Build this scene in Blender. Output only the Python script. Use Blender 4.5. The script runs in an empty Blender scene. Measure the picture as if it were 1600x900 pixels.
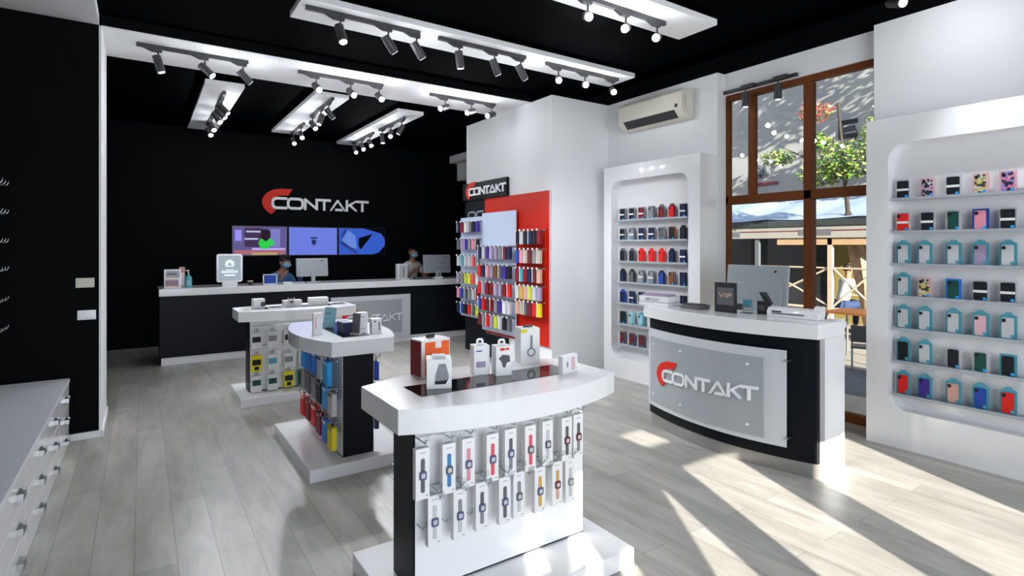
import bpy, bmesh, math, random
from mathutils import Vector, Matrix
random.seed(7)
PI = math.pi
S = bpy.context.scene
C = S.collection

# ------------------------------------------------------------------ camera, world, sun, exposure
cam_d = bpy.data.cameras.new('camera'); cam = bpy.data.objects.new('camera', cam_d); C.objects.link(cam)
cam_d.sensor_fit = 'HORIZONTAL'; cam_d.sensor_width = 36.0
cam_d.lens = 864.0 / 1600.0 * 36.0
cam_d.shift_y = -(450.0 - 385.0) / 1600.0
cam_d.clip_start = 0.05; cam_d.clip_end = 200
cam.location = (0, 0, 1.6)
cam.rotation_euler = (PI / 2, 0, -math.atan(579.0 / 864.0))
S.camera = cam

W = bpy.data.worlds.new('world'); S.world = W; W.use_nodes = True
wn = W.node_tree.nodes; wl = W.node_tree.links
bg = wn['Background']; bg.inputs['Strength'].default_value = 1.6
tc = wn.new('ShaderNodeTexCoord'); sx = wn.new('ShaderNodeSeparateXYZ'); cr = wn.new('ShaderNodeValToRGB')
wl.new(tc.outputs['Generated'], sx.inputs[0]); wl.new(sx.outputs['Z'], cr.inputs[0]); wl.new(cr.outputs[0], bg.inputs['Color'])
cr.color_ramp.elements[0].color = (0.86, 0.90, 1.0, 1); cr.color_ramp.elements[1].color = (0.62, 0.76, 1.0, 1)

SUN_DIR = Vector((0.365, 0.931, -0.345)).normalized()
sd = bpy.data.lights.new('sun', 'SUN'); sun = bpy.data.objects.new('sun', sd); C.objects.link(sun)
sd.energy = 18.0; sd.color = (1.0, 0.94, 0.84); sd.angle = 0.005
sun.rotation_euler = SUN_DIR.to_track_quat('-Z', 'Y').to_euler(); sun.location = (-3, -8, 7)

S.view_settings.view_transform = 'Standard'; S.view_settings.look = 'None'
S.view_settings.exposure = 0.12; S.view_settings.gamma = 1.0; S.view_settings.use_curve_mapping = False
S.cycles.max_bounces = 9; S.cycles.diffuse_bounces = 5; S.cycles.glossy_bounces = 4
S.cycles.transparent_max_bounces = 12; S.cycles.sample_clamp_indirect = 6.0
S.cycles.caustics_reflective = False; S.cycles.caustics_refractive = False
SPOT_W = 75.0
# added fill lamp inside the shopfront, standing in for more daylight
ad = bpy.data.lights.new('shopfront_fill', 'AREA'); al = bpy.data.objects.new('shopfront_fill', ad); C.objects.link(al)
ad.shape = 'RECTANGLE'; ad.size = 4.6; ad.size_y = 3.2; ad.energy = 200.0; ad.color = (0.84, 0.92, 1.0)
al.location = (1.25, -2.9, 1.75); al.rotation_euler = (PI / 2, 0, 0)

# ------------------------------------------------------------------ materials
MATS = {}
def mat(name, col, rough=0.5, metal=0.0, coat=0.0, emit=0.0, spec=0.5, noise=0.04, nscale=8.0, trans=0.0, alpha=1.0, bump=0.0):
    if name in MATS: return MATS[name]
    m = bpy.data.materials.new(name); m.use_nodes = True
    nt = m.node_tree; b = nt.nodes['Principled BSDF']
    b.inputs['Roughness'].default_value = rough; b.inputs['Metallic'].default_value = metal
    b.inputs['Coat Weight'].default_value = coat; b.inputs['Coat Roughness'].default_value = 0.04
    b.inputs['Specular IOR Level'].default_value = spec
    b.inputs['Transmission Weight'].default_value = trans; b.inputs['Alpha'].default_value = alpha
    c = (col[0], col[1], col[2], 1)
    b.inputs['Base Color'].default_value = c
    if noise > 0:
        t = nt.nodes.new('ShaderNodeTexCoord'); n = nt.nodes.new('ShaderNodeTexNoise'); r = nt.nodes.new('ShaderNodeValToRGB')
        n.inputs['Scale'].default_value = nscale; n.inputs['Detail'].default_value = 3
        r.color_ramp.elements[0].color = tuple(max(0, v * (1 - noise)) for v in col) + (1,)
        r.color_ramp.elements[1].color = tuple(min(1, v * (1 + noise)) for v in col) + (1,)
        nt.links.new(t.outputs['Object'], n.inputs['Vector']); nt.links.new(n.outputs[0], r.inputs[0]); nt.links.new(r.outputs[0], b.inputs['Base Color'])
        if bump > 0:
            bp = nt.nodes.new('ShaderNodeBump'); bp.inputs['Strength'].default_value = bump
            nt.links.new(n.outputs[0], bp.inputs['Height']); nt.links.new(bp.outputs[0], b.inputs['Normal'])
    if emit > 0:
        b.inputs['Emission Color'].default_value = c; b.inputs['Emission Strength'].default_value = emit
    MATS[name] = m
    return m

def glass_mat(name, tint=(0.93, 0.96, 0.96), refl=0.08):
    m = bpy.data.materials.new(name); m.use_nodes = True; nt = m.node_tree
    for n in list(nt.nodes): nt.nodes.remove(n)
    o = nt.nodes.new('ShaderNodeOutputMaterial'); t = nt.nodes.new('ShaderNodeBsdfTransparent'); g = nt.nodes.new('ShaderNodeBsdfGlossy')
    mx = nt.nodes.new('ShaderNodeMixShader'); fr = nt.nodes.new('ShaderNodeFresnel'); fr.inputs[0].default_value = 1.4
    t.inputs[0].default_value = tint + (1,); g.inputs['Roughness'].default_value = 0.0; g.inputs[0].default_value = (refl * 8, refl * 8, refl * 8, 1)
    nt.links.new(fr.outputs[0], mx.inputs[0]); nt.links.new(t.outputs[0], mx.inputs[1]); nt.links.new(g.outputs[0], mx.inputs[2]); nt.links.new(mx.outputs[0], o.inputs[0])
    MATS[name] = m; return m

def floor_mat():
    m = bpy.data.materials.new('plank_floor'); m.use_nodes = True; nt = m.node_tree; b = nt.nodes['Principled BSDF']
    t = nt.nodes.new('ShaderNodeTexCoord'); mp = nt.nodes.new('ShaderNodeMapping'); mp.inputs['Rotation'].default_value = (0, 0, PI / 2)
    mp.inputs['Location'].default_value = (0.3, 0.03, 0)
    br = nt.nodes.new('ShaderNodeTexBrick'); br.offset = 0.37; br.inputs['Scale'].default_value = 1.0
    br.inputs['Brick Width'].default_value = 1.25; br.inputs['Row Height'].default_value = 0.183
    br.inputs['Mortar Size'].default_value = 0.0022; br.inputs['Mortar Smooth'].default_value = 0.3; br.inputs['Bias'].default_value = -0.1
    br.inputs['Color1'].default_value = (0.345, 0.335, 0.31, 1); br.inputs['Color2'].default_value = (0.445, 0.43, 0.40, 1); br.inputs['Mortar'].default_value = (0.24, 0.225, 0.20, 1)
    nt.links.new(t.outputs['Object'], mp.inputs[0]); nt.links.new(mp.outputs[0], br.inputs['Vector'])
    mp2 = nt.nodes.new('ShaderNodeMapping'); mp2.inputs['Scale'].default_value = (5.0, 1.0, 1)
    nt.links.new(t.outputs['Object'], mp2.inputs[0])
    n = nt.nodes.new('ShaderNodeTexNoise'); n.inputs['Scale'].default_value = 1.6; n.inputs['Detail'].default_value = 7; n.inputs['Roughness'].default_value = 0.65; n.inputs['Distortion'].default_value = 0.5
    nt.links.new(mp2.outputs[0], n.inputs['Vector'])
    r = nt.nodes.new('ShaderNodeValToRGB'); r.color_ramp.elements[0].position = 0.3; r.color_ramp.elements[1].position = 0.7
    r.color_ramp.elements[0].color = (0.70, 0.69, 0.67, 1); r.color_ramp.elements[1].color = (1.14, 1.14, 1.15, 1)
    nt.links.new(n.outputs[0], r.inputs[0])
    mx = nt.nodes.new('ShaderNodeMix'); mx.data_type = 'RGBA'; mx.blend_type = 'MULTIPLY'; mx.inputs[0].default_value = 1.0
    nt.links.new(br.outputs[0], mx.inputs[6]); nt.links.new(r.outputs[0], mx.inputs[7]); nt.links.new(mx.outputs[2], b.inputs['Base Color'])
    b.inputs['Roughness'].default_value = 0.33
    bp = nt.nodes.new('ShaderNodeBump'); bp.inputs['Strength'].default_value = 0.12; bp.inputs['Distance'].default_value = 0.01
    nt.links.new(n.outputs[0], bp.inputs['Height']); nt.links.new(bp.outputs[0], b.inputs['Normal'])
    MATS['floor'] = m; return m

def voro(name, cols, scale=60):
    m = bpy.data.materials.new(name); m.use_nodes = True; nt = m.node_tree; b = nt.nodes['Principled BSDF']
    t = nt.nodes.new('ShaderNodeTexCoord'); v = nt.nodes.new('ShaderNodeTexVoronoi'); v.inputs['Scale'].default_value = scale
    sp = nt.nodes.new('ShaderNodeSeparateColor'); r = nt.nodes.new('ShaderNodeValToRGB'); r.color_ramp.interpolation = 'CONSTANT'
    el = r.color_ramp.elements
    while len(el) < len(cols): el.new(0.5)
    for i, c in enumerate(cols): el[i].position = i / len(cols); el[i].color = c + (1,)
    nt.links.new(t.outputs['Object'], v.inputs['Vector']); nt.links.new(v.outputs['Color'], sp.inputs[0]); nt.links.new(sp.outputs[0], r.inputs[0]); nt.links.new(r.outputs[0], b.inputs['Base Color'])
    b.inputs['Roughness'].default_value = 0.35
    MATS[name] = m; return m

white = mat('white_paint', (0.86, 0.865, 0.88), 0.6, noise=0.015, nscale=2)
white_gloss = mat('white_gloss_laminate', (0.84, 0.84, 0.855), 0.22, coat=0.5, noise=0.01)
white_card = mat('white_card', (0.82, 0.82, 0.82), 0.4, noise=0.01)
black_wall = mat('black_wall_paint', (0.0022, 0.0026, 0.0035), 0.6, spec=0.05, noise=0.2, nscale=3)
black_ceil = mat('black_ceiling_paint', (0.0006, 0.0008, 0.0014), 0.8, spec=0.01, noise=0.2)
black_gloss = mat('black_gloss_laminate', (0.005, 0.007, 0.010), 0.4, spec=0.12, noise=0.1)
black_plastic = mat('black_plastic', (0.02, 0.02, 0.022), 0.4, noise=0.1)
lamp_black = mat('black_lamp_metal', (0.035, 0.035, 0.038), 0.45, noise=0.1)
black_glass = mat('black_glass', (0.006, 0.006, 0.007), 0.05, noise=0)
chrome = mat('chrome', (0.6, 0.62, 0.63), 0.2, metal=1.0, noise=0.05)
grey_metal = mat('grey_metal', (0.35, 0.36, 0.38), 0.35, metal=0.8)
steel_kick = mat('brushed_plinth', (0.30, 0.295, 0.28), 0.35, metal=0.4)
wood_frame = mat('stained_timber', (0.15, 0.042, 0.009), 0.5, spec=0.15, noise=0.35, nscale=6)
lens_on = mat('lamp_lens_lit', (0.86, 0.93, 1.0), 0.3, emit=28.0, noise=0)
lens_dim = mat('lamp_lens_side', (0.75, 0.8, 0.9), 0.3, emit=1.2, noise=0)
ac_white = mat('cream_plastic', (0.72, 0.68, 0.58), 0.45, noise=0.02)
cream = mat('cream_panel', (0.74, 0.71, 0.62), 0.5)
red_gloss = mat('red_gloss_board', (0.56, 0.016, 0.003), 0.4, spec=0.3, noise=0.05)
orange = mat('orange_card', (0.85, 0.12, 0.01), 0.4)
logo_red = mat('logo_red', (0.68, 0.025, 0.012), 0.5, spec=0.2, noise=0.02)
logo_white = mat('logo_white', (0.85, 0.86, 0.88), 0.35, noise=0.01)
pale_blue_board = mat('pale_blue_board', (0.55, 0.63, 0.80), 0.5, noise=0.02)
shelf_mat = mat('grey_acrylic', (0.38, 0.41, 0.45), 0.3, noise=0.03)
frost = mat('frosted_panel', (0.36, 0.39, 0.41), 0.25, coat=0.4, noise=0.06, nscale=2)
frost_edge = mat('clear_white_acrylic', (0.60, 0.63, 0.66), 0.2, coat=0.5, noise=0.02)
glass = glass_mat('window_glass')
clear = glass_mat('clear_plastic', (0.90, 0.93, 0.93), 0.1)
silver = mat('silver_plastic', (0.42, 0.46, 0.49), 0.3, metal=0.3)
teal_plastic = mat('teal_plastic', (0.10, 0.28, 0.34), 0.35)
skin = mat('skin', (0.42, 0.20, 0.13), 0.5, noise=0.08)
skin_dark = mat('skin_tan', (0.36, 0.17, 0.11), 0.5, noise=0.08)
hair_m = mat('dark_hair', (0.02, 0.013, 0.01), 0.6, noise=0.3, nscale=60)
shirt_white = mat('white_cotton', (0.62, 0.62, 0.62), 0.8, noise=0.05, nscale=20)
shirt_blue = mat('blue_cotton', (0.05, 0.16, 0.34), 0.8, noise=0.1, nscale=20)
denim = mat('dark_denim', (0.02, 0.04, 0.11), 0.8, noise=0.2, nscale=40)
mask_blue = mat('mask_blue', (0.18, 0.42, 0.62), 0.7)
COL = {}
def colmat(name, c):
    COL[name] = mat('tint_' + name, c, 0.5, spec=0.25, noise=0.05, nscale=20); return COL[name]
for nme, c in dict(black=(0.012, 0.014, 0.018), navy=(0.012, 0.02, 0.07), red=(0.72, 0.02, 0.015), darkred=(0.22, 0.012, 0.02), blue=(0.03, 0.22, 0.72), skyblue=(0.03, 0.38, 0.85),
                   teal=(0.08, 0.33, 0.42), paleteal=(0.30, 0.55, 0.62), pink=(0.72, 0.28, 0.36), palepink=(0.72, 0.45, 0.50), peach=(0.65, 0.38, 0.30), green=(0.01, 0.22, 0.07), darkgreen=(0.012, 0.07, 0.055), yellow=(0.80, 0.66, 0.02),
                   lime=(0.55, 0.62, 0.05), purple=(0.06, 0.03, 0.28), brown=(0.20, 0.07, 0.02), grey=(0.25, 0.26, 0.28), palegrey=(0.55, 0.56, 0.58), white=(0.75, 0.75, 0.75), gold=(0.6, 0.38, 0.10), lilac=(0.35, 0.28, 0.42),
                   maroon=(0.14, 0.02, 0.03), royal=(0.02, 0.07, 0.38), strapgrey=(0.12, 0.12, 0.13), strapblue=(0.05, 0.22, 0.5), rose=(0.75, 0.10, 0.13), lens=(0.10, 0.10, 0.22), beige=(0.5, 0.42, 0.33)).items(): colmat(nme, c)
pat_dark = voro('pattern_dark', [(0.02, 0.02, 0.04), (0.5, 0.35, 0.42), (0.05, 0.04, 0.08), (0.6, 0.6, 0.65)])
pat_yellow = voro('pattern_yellow', [(0.6, 0.5, 0.15), (0.05, 0.05, 0.05), (0.6, 0.6, 0.5), (0.35, 0.3, 0.12)])
pat_pink = voro('pattern_pink', [(0.65, 0.2, 0.35), (0.03, 0.03, 0.08), (0.2, 0.25, 0.6), (0.03, 0.02, 0.05), (0.7, 0.3, 0.45)])

# ------------------------------------------------------------------ mesh builder
class MB:
    def __init__(s): s.v = []; s.f = []; s.m = []; s.mats = []; s.T = Matrix.Identity(4); s.smooth = []
    def mi(s, m):
        if m not in s.mats: s.mats.append(m)
        return s.mats.index(m)
    def add(s, vs, fs, m, smooth=False):
        o = len(s.v); i = s.mi(m)
        s.v += [tuple(s.T @ Vector(p)) for p in vs]
        for f in fs: s.f.append([o + k for k in f]); s.m.append(i); s.smooth.append(smooth)
        return s
    def box(s, x0, x1, y0, y1, z0, z1, m):
        if x0 > x1: x0, x1 = x1, x0
        if y0 > y1: y0, y1 = y1, y0
        if z0 > z1: z0, z1 = z1, z0
        return s.add([(x0, y0, z0), (x1, y0, z0), (x1, y1, z0), (x0, y1, z0), (x0, y0, z1), (x1, y0, z1), (x1, y1, z1), (x0, y1, z1)],
                     [(0, 3, 2, 1), (4, 5, 6, 7), (0, 1, 5, 4), (1, 2, 6, 5), (2, 3, 7, 6), (3, 0, 4, 7)], m)
    def prism(s, poly, z0, z1, m, axis='z', smooth=False):
        a = sum(poly[i][0] * poly[(i + 1) % len(poly)][1] - poly[(i + 1) % len(poly)][0] * poly[i][1] for i in range(len(poly)))
        if a < 0: poly = poly[::-1]
        n = len(poly)
        def P(u, v, w):
            return (u, v, w) if axis == 'z' else ((u, w, v) if axis == 'y' else (w, u, v))
        vs = [P(u, v, z0) for u, v in poly] + [P(u, v, z1) for u, v in poly]
        fs = [list(range(n))[::-1], list(range(n, 2 * n))]
        if axis == 'y': fs = [f[::-1] for f in fs]
        s.add(vs, fs, m)
        sf = [(i, (i + 1) % n, n + (i + 1) % n, n + i) for i in range(n)]
        if axis == 'y': sf = [f[::-1] for f in sf]
        o = len(s.v) - 2 * n; i = s.mi(m)
        for f in sf: s.f.append([o + k for k in f]); s.m.append(i); s.smooth.append(smooth)
        return s
    def tube(s, p0, p1, r0, m, r1=None, n=12, cap=True, m1=None):
        r1 = r0 if r1 is None else r1
        p0 = Vector(p0); p1 = Vector(p1); d = (p1 - p0).normalized()
        a = d.orthogonal().normalized(); b = d.cross(a)
        ring = lambda p, r: [tuple(p + (a * math.cos(2 * PI * k / n) + b * math.sin(2 * PI * k / n)) * r) for k in range(n)]
        s.add(ring(p0, r0) + ring(p1, r1), [(k, (k + 1) % n, n + (k + 1) % n, n + k) for k in range(n)], m, True)
        if cap: s.add(ring(p0, r0), [list(range(n))[::-1]], m); s.add(ring(p1, r1), [list(range(n))], m1 or m)
        return s
    def lathe(s, prof, m, n=20, c=(0, 0, 0)):
        vs = []; fs = []
        for r, z in prof:
            for k in range(n): vs.append((c[0] + r * math.cos(2 * PI * k / n), c[1] + r * math.sin(2 * PI * k / n), c[2] + z))
        for j in range(len(prof) - 1):
            for k in range(n): fs.append((j * n + k, j * n + (k + 1) % n, (j + 1) * n + (k + 1) % n, (j + 1) * n + k))
        s.add(vs, fs, m, True)
        s.add([vs[k] for k in range(n)], [list(range(n))[::-1]], m); s.add(vs[-n:], [list(range(n))], m)
        return s
    def ball(s, c, r, m, seg=14, rings=9):
        rx, ry, rz = r if isinstance(r, tuple) else (r, r, r)
        prof = [(math.sin(PI * j / rings), -math.cos(PI * j / rings)) for j in range(rings + 1)]
        vs = []; fs = []
        for a, z in prof:
            for k in range(seg): vs.append((c[0] + rx * max(a, 1e-4) * math.cos(2 * PI * k / seg), c[1] + ry * max(a, 1e-4) * math.sin(2 * PI * k / seg), c[2] + rz * z))
        for j in range(rings):
            for k in range(seg): fs.append((j * seg + k, j * seg + (k + 1) % seg, (j + 1) * seg + (k + 1) % seg, (j + 1) * seg + k))
        return s.add(vs, fs, m, True)
    def build(s, name, parent=None, loc=None, bevel=0.0, kind=None, label=None):
        me = bpy.data.meshes.new(name); me.from_pydata(s.v, [], s.f)
        for m in s.mats: me.materials.append(m)
        for p, i, sm in zip(me.polygons, s.m, s.smooth): p.material_index = i; p.use_smooth = sm
        me.update()
        o = bpy.data.objects.new(name, me); C.objects.link(o)
        if parent is not None: o.parent = parent
        if loc is not None: o.location = loc
        if bevel > 0:
            b = o.modifiers.new('bevel', 'BEVEL'); b.width = bevel; b.segments = 2; b.limit_method = 'ANGLE'
        if kind: o['kind'] = kind
        if label: o['label'] = label
        return o

def tag(o, label, cat, group=None, kind=None):
    o['label'] = label; o['category'] = cat
    if group: o['group'] = group
    if kind: o['kind'] = kind
    return o
def thing(name, label, cat, loc=(0, 0, 0), rz=0.0, group=None):
    o = bpy.data.objects.new(name, None); C.objects.link(o); o.location = loc; o.rotation_euler = (0, 0, rz); o.empty_display_size = 0.1
    return tag(o, label, cat, group)
def copy_tree(o, parent=None):
    c = o.copy(); C.objects.link(c); c.parent = parent
    for ch in list(o.children): copy_tree(ch, c)
    return c
def struct(name, mb, bevel=0.0): return mb.build(name, kind='structure', bevel=bevel)
def bx(m, *r):
    b = MB(); b.box(*r, m); return b
ORD = ['first', 'second', 'third', 'fourth', 'fifth', 'sixth', 'seventh', 'eighth', 'ninth', 'tenth', 'eleventh']

# ------------------------------------------------------------------ logo geometry (letters as strokes, height 1)
def letters(ch):
    t = 0.1
    if ch == 'C': return 1.35, [[(1.35, 1 - t), (0.45, 1 - t), (0.22, 0.82), (0.12, 0.65), (0.12, 0.35), (0.22, 0.18), (0.45, t), (1.35, t)]]
    if ch == 'O': return 1.55, [[(0.35, t), (1.2, t), (1.38, 0.2), (1.45, 0.38), (1.45, 0.62), (1.38, 0.8), (1.2, 1 - t), (0.35, 1 - t), (0.17, 0.8), (0.1, 0.62), (0.1, 0.38), (0.17, 0.2), (0.35, t)]]
    if ch == 'N': return 1.3, [[(0.1, 0), (0.1, 0.9), (1.2, 0.1), (1.2, 1.0)]]
    if ch == 'T': return 1.15, [[(0, 1 - t), (1.15, 1 - t)], [(0.57, 0), (0.57, 0.9)]]
    if ch == 'A': return 1.5, [[(0.05, 0), (0.72, 0.93), (1.45, 0)], [(0.55, 0.1), (1.15, 0.1)]]
    if ch == 'K': return 1.1, [[(0.1, 0), (0.1, 1)], [(0.15, 0.45), (1.05, 0.97)], [(0.4, 0.55), (1.05, 0.04)]]
    if ch == 'V': return 1.1, [[(0, 1), (0.55, 0.05), (1.1, 1)]]
    if ch == 'I': return 0.3, [[(0.15, 0), (0.15, 1)]]
    if ch == 'P': return 1.0, [[(0.1, 0), (0.1, 0.93), (0.8, 0.93), (0.92, 0.72), (0.8, 0.48), (0.1, 0.48)]]
    if ch == 'Q': return 1.15, [letters('C')[1][0] and [(0.3, t), (0.8, t), (1.0, 0.3), (1.0, 0.7), (0.8, 1 - t), (0.3, 1 - t), (0.1, 0.7), (0.1, 0.3), (0.3, t)], [(0.65, 0.3), (1.05, -0.05)]]
    if ch == 'U': return 1.05, [[(0.1, 1), (0.1, 0.3), (0.3, t), (0.75, t), (0.95, 0.3), (0.95, 1)]]
    if ch == 'E': return 0.9, [[(0.85, 0.9), (0.1, 0.9), (0.1, 0.1), (0.85, 0.1)], [(0.1, 0.5), (0.75, 0.5)]]
    if ch == 'J': return 0.9, [[(0.75, 1), (0.75, 0.3), (0.6, t), (0.2, t), (0.05, 0.3)]]
    return 0.5, []
STK = [0]
def strokes(mb, paths, ox, wd, fn, m, d=0.02):
    for path in paths:
        for si, (a, b) in enumerate(zip(path, path[1:])):
            ax, ay = a[0] + ox, a[1]; bx_, by = b[0] + ox, b[1]
            L = math.hypot(bx_ - ax, by - ay) or 1; ux, uy = (bx_ - ax) / L, (by - ay) / L; e = wd * 0.35
            px, py = -uy * wd / 2, ux * wd / 2
            q = [(ax - ux * e + px, ay - uy * e + py), (ax - ux * e - px, ay - uy * e - py), (bx_ + ux * e - px, by + uy * e - py), (bx_ + ux * e + px, by + uy * e + py)]
            q = [(u, min(1.0, max(0.0, v))) for u, v in q]
            dd = d * (1 + 0.05 * STK[0]); STK[0] = (STK[0] + 1) % 7
            mb.add([fn(u, v, 0) for u, v in q] + [fn(u, v, dd) for u, v in q], [(0, 1, 2, 3), (7, 6, 5, 4), (0, 4, 5, 1), (1, 5, 6, 2), (2, 6, 7, 3), (3, 7, 4, 0)], m)
def word(mb, txt, fn, m, wd=0.2, gap=0.12, d=0.02):
    x = 0
    for ch in txt:
        w, p = letters(ch); strokes(mb, p, x, wd, fn, m, d); x += w + gap
    return x
def logo(parent, fn, d=0.02, arc_m=None, let_m=None, wd=0.2):
    """fn(u, v, w): u right, v up (letter height = 1, C starts at u=0), w out of the surface"""
    mb = MB(); word(mb, 'CONTAKT', lambda u, v, w: fn(u * 0.955, v, w), let_m or logo_white, wd=wd, gap=0.06, d=d)
    mb.build('logo_lettering', parent, label='white logo lettering')
    mb = MB(); n = 18; am = arc_m or logo_red
    P = []
    for k in range(n + 1):
        a = math.radians(80 + (238 - 80) * k / n); ct, st = math.cos(a), math.sin(a)
        th = 0.95
        P.append(((0.95 + 1.75 * ct, 0.55 + 1.15 * st), (0.95 + (1.75 - 0.85 * abs(ct) - .55 * abs(st)) * ct + (0.45 if k == 0 else 0), 0.55 + (1.15 - 0.55) * st)))
    P[0] = ((1.85, 1.70), (1.45, 1.14))
    for (o0, i0), (o1, i1) in zip(P, P[1:]):
        q = [o0, i0, i1, o1]
        mb.add([fn(u, v, 0) for u, v in q] + [fn(u, v, d * .8) for u, v in q], [(3, 2, 1, 0), (4, 5, 6, 7), (0, 1, 5, 4), (1, 2, 6, 5), (2, 3, 7, 6), (3, 0, 4, 7)], am)
    mb.build('logo_arc', parent, label='red logo arc')

# ------------------------------------------------------------------ SETTING
ZC = 3.55; ZS = 3.46; XW = 5.12
b = MB(); b.box(-1.3, 5.6, -3.1, 10.7, -0.1, 0, floor_mat()); b.box(5.24, 5.6, 2.17, 3.69, 0, 0.0015, MATS['floor']); struct('floor', b)
b = MB(); b.box(-1.3, 6.4, -3.1, 10.7, ZC, ZC + 0.2, black_ceil); struct('ceiling', b)
b = MB(); b.box(4.70, 5.6, -3.0, 5.36, ZS, ZC, black_ceil); b.box(4.70, 4.72, -3.0, 5.36, ZS + .002, ZC, black_wall); struct('trim_1', b)          # black bulkhead on the right
b = MB(); b.box(-0.28, 4.18, 5.80, 6.68, ZS, ZC, white); b.box(-0.28, 4.18, 5.79, 5.80, ZS + 0.004, ZC, black_wall); struct('trim_2', b)      # white soffit beam
b = MB(); b.box(-1.15, -0.295, -3.0, 5.79, ZS, ZC, white); struct('trim_3', b)
b = MB(); b.box(4.18, 5.7, 5.80, 7.5, ZS, ZC, black_ceil); b.box(5.44, 6.3, 9.8, 10.5, 3.36, ZS + .05, white); b.box(5.62, 5.95, 10.2, 10.5, 3.0, 3.36, white); struct('trim_4', b)
b = MB(); b.box(-1.3, -1.15, -3.1, 10.7, 0, ZC, black_wall); struct('wall_left', b)
b = MB(); b.box(-1.15, -0.295, 5.80, 6.62, 0, ZS, black_wall); b.box(-0.297, -0.280, 5.797, 6.62, 0, ZS, white); b.box(-1.15, -.297, 5.80, 6.62, ZS, ZC, black_ceil); struct('wall_partition', b)
b = MB(); b.box(-1.15, -0.286, 5.78, 5.80, 0, 0.055, white); b.box(-0.28, -0.268, 5.78, 6.62, 0, 0.055, white); struct('baseboard_left', b)
b = MB(); b.box(-1.3, 6.4, 10.5, 10.7, 0, ZC, black_wall); struct('wall_back', b)
b = MB(); b.box(6.2, 6.4, 7.5, 10.5, 0, ZC, black_wall); b.box(5.3, 6.4, 7.4, 7.5, 0, ZC, black_wall); struct('wall_back_right', b)
b = MB(); b.box(4.18, 5.6, 5.36, 7.5, 0, ZS, white); struct('wall_pillar', b)
b = MB(); b.box(4.18, 5.6, 5.36, 5.80, ZS, ZC, black_ceil); struct('trim_6', b)
b = MB()
b.box(XW, 5.37, 3.69, 5.36, 0, ZS, white); b.box(XW, 5.6, -3.0, 2.17, 0, ZS, white)
b.box(5.24, 5.37, 2.17, 3.69, 3.225, ZS, white); struct('wall_right', b)
b = MB(); b.box(5.24, 5.6, 2.17, 3.69, -0.05, 0.0, white_gloss); struct('trim_5', b)

# shopfront behind the camera: glazing in frames, a shallow transom and solid ends
YG = -3.0; T_ = YG - 0.1
b = MB()
b.box(-1.3, 5.6, T_, YG, 2.62, ZC, white)                 # solid band over the glazing
b.box(3.10, 5.6, T_, YG, 0, 2.62, white)
b.box(-1.3, -1.1, T_, YG, 0, 2.62, white)
b.box(1.56, 1.86, T_, YG, 0, 2.62, white)                 # pier between the panes
b.box(2.81, 3.06, T_, YG, 0, 2.62, white)
for x in (0.76, -0.3): b.box(x, x + 0.06, T_, YG, 0, 2.62, wood_frame)
b.box(0.62, 3.1, T_ + .02, YG - .02, 2.12, 2.20, wood_frame)
b.box(-1.1, 3.1, T_ + .02, YG - .02, 0.0, 0.10, wood_frame)
mask_film = mat('sun_mask_film', (0.5, 0.5, 0.52), 0.6)  # unseen opaque pieces, added and cut to shape the sun patches indoors
for (xa, xb, za, zb) in ((-1.1, 0.62, 2.36, 2.62), (-1.1, -0.93, .1, 2.36), (-0.60, -0.50, .1, 2.36), (-.41, -.24, .1, 2.36), (-0.13, 0.0, .1, 2.36), (-0.13, 0.3, 1.95, 2.2), (-.93, -.78, 2.1, 2.2), (-.5, -.41, 2.22, 2.36), (-.5, -.41, 1.9, 1.98)):
    b.box(xa, xb, T_ + .045, T_ + .055, za, zb, mask_film)
b.prism([(0.10, 1.26), (0.10, 2.36), (0.62, 2.36), (0.70, 2.12), (0.70, 2.07)], T_ + .045, T_ + .055, mask_film, axis='y')
b.prism([(0.66, 0.1), (0.70, 2.12), (1.03, 2.12), (0.90, 0.1)], T_ + .06, T_ + .07, mask_film, axis='y')
struct('wall_front', b)

# right-hand window in its recess
b = MB(); XF = 5.26; Z0 = 0.02
def wbar(y0, y1, z0, z1, d=0.07): b.box(XF, XF + d, y0, y1, z0, z1, wood_frame)
wbar(2.17, 3.69, 3.165, 3.225); wbar(2.17, 2.235, Z0, 3.165); wbar(3.655, 3.69, Z0, 3.165)
wbar(2.765, 2.845, Z0, 3.165, 0.09); wbar(3.355, 3.425, 2.14, 3.165)
wbar(2.17, 3.69, 2.05, 2.14, 0.09); wbar(2.17, 3.69, Z0, 0.10, 0.09)
win = struct('window_1', b, bevel=0.006)
g = MB(); g.box(XF + 0.03, XF + 0.036, 2.2, 3.68, 0.08, 3.19, glass); g.build('window_pane', win)

# ------------------------------------------------------------------ hung ceiling panels
def ceil_panel(x0, x1, y0, y1, z, label, t=0.05):
    o = bx(white, x0, x1, y0, y1, z, z + t).build('ceiling_panel', bevel=0.003)
    b2 = MB()
    for fx in (0.15, 0.85):
        for fy in (0.2, 0.8): b2.tube((x0 + (x1 - x0) * fx, y0 + (y1 - y0) * fy, z + t), (x0 + (x1 - x0) * fx, y0 + (y1 - y0) * fy, ZC), 0.006, lamp_black, n=6)
    b2.build('hanger_rod', o)
    tag(o, label, 'ceiling panel', 'white hung ceiling panels')
ceil_panel(1.0, 4.52, 4.31, 4.73, ZS, 'long white ceiling panel carrying three rails of black spotlights')
ceil_panel(1.2, 4.02, 2.90, 3.30, ZS, 'white ceiling panel nearest the camera, at the top edge of the photo')
ceil_panel(0.60, 1.01, 7.16, 10.06, ZS - 0.0, 'leftmost of the three white panels over the back counter')
ceil_panel(1.76, 2.18, 6.95, 9.65, ZS, 'middle of the three white panels over the back counter')
ceil_panel(2.94, 3.33, 7.22, 10.10, ZS, 'rightmost of the three white panels over the back counter')

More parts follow.
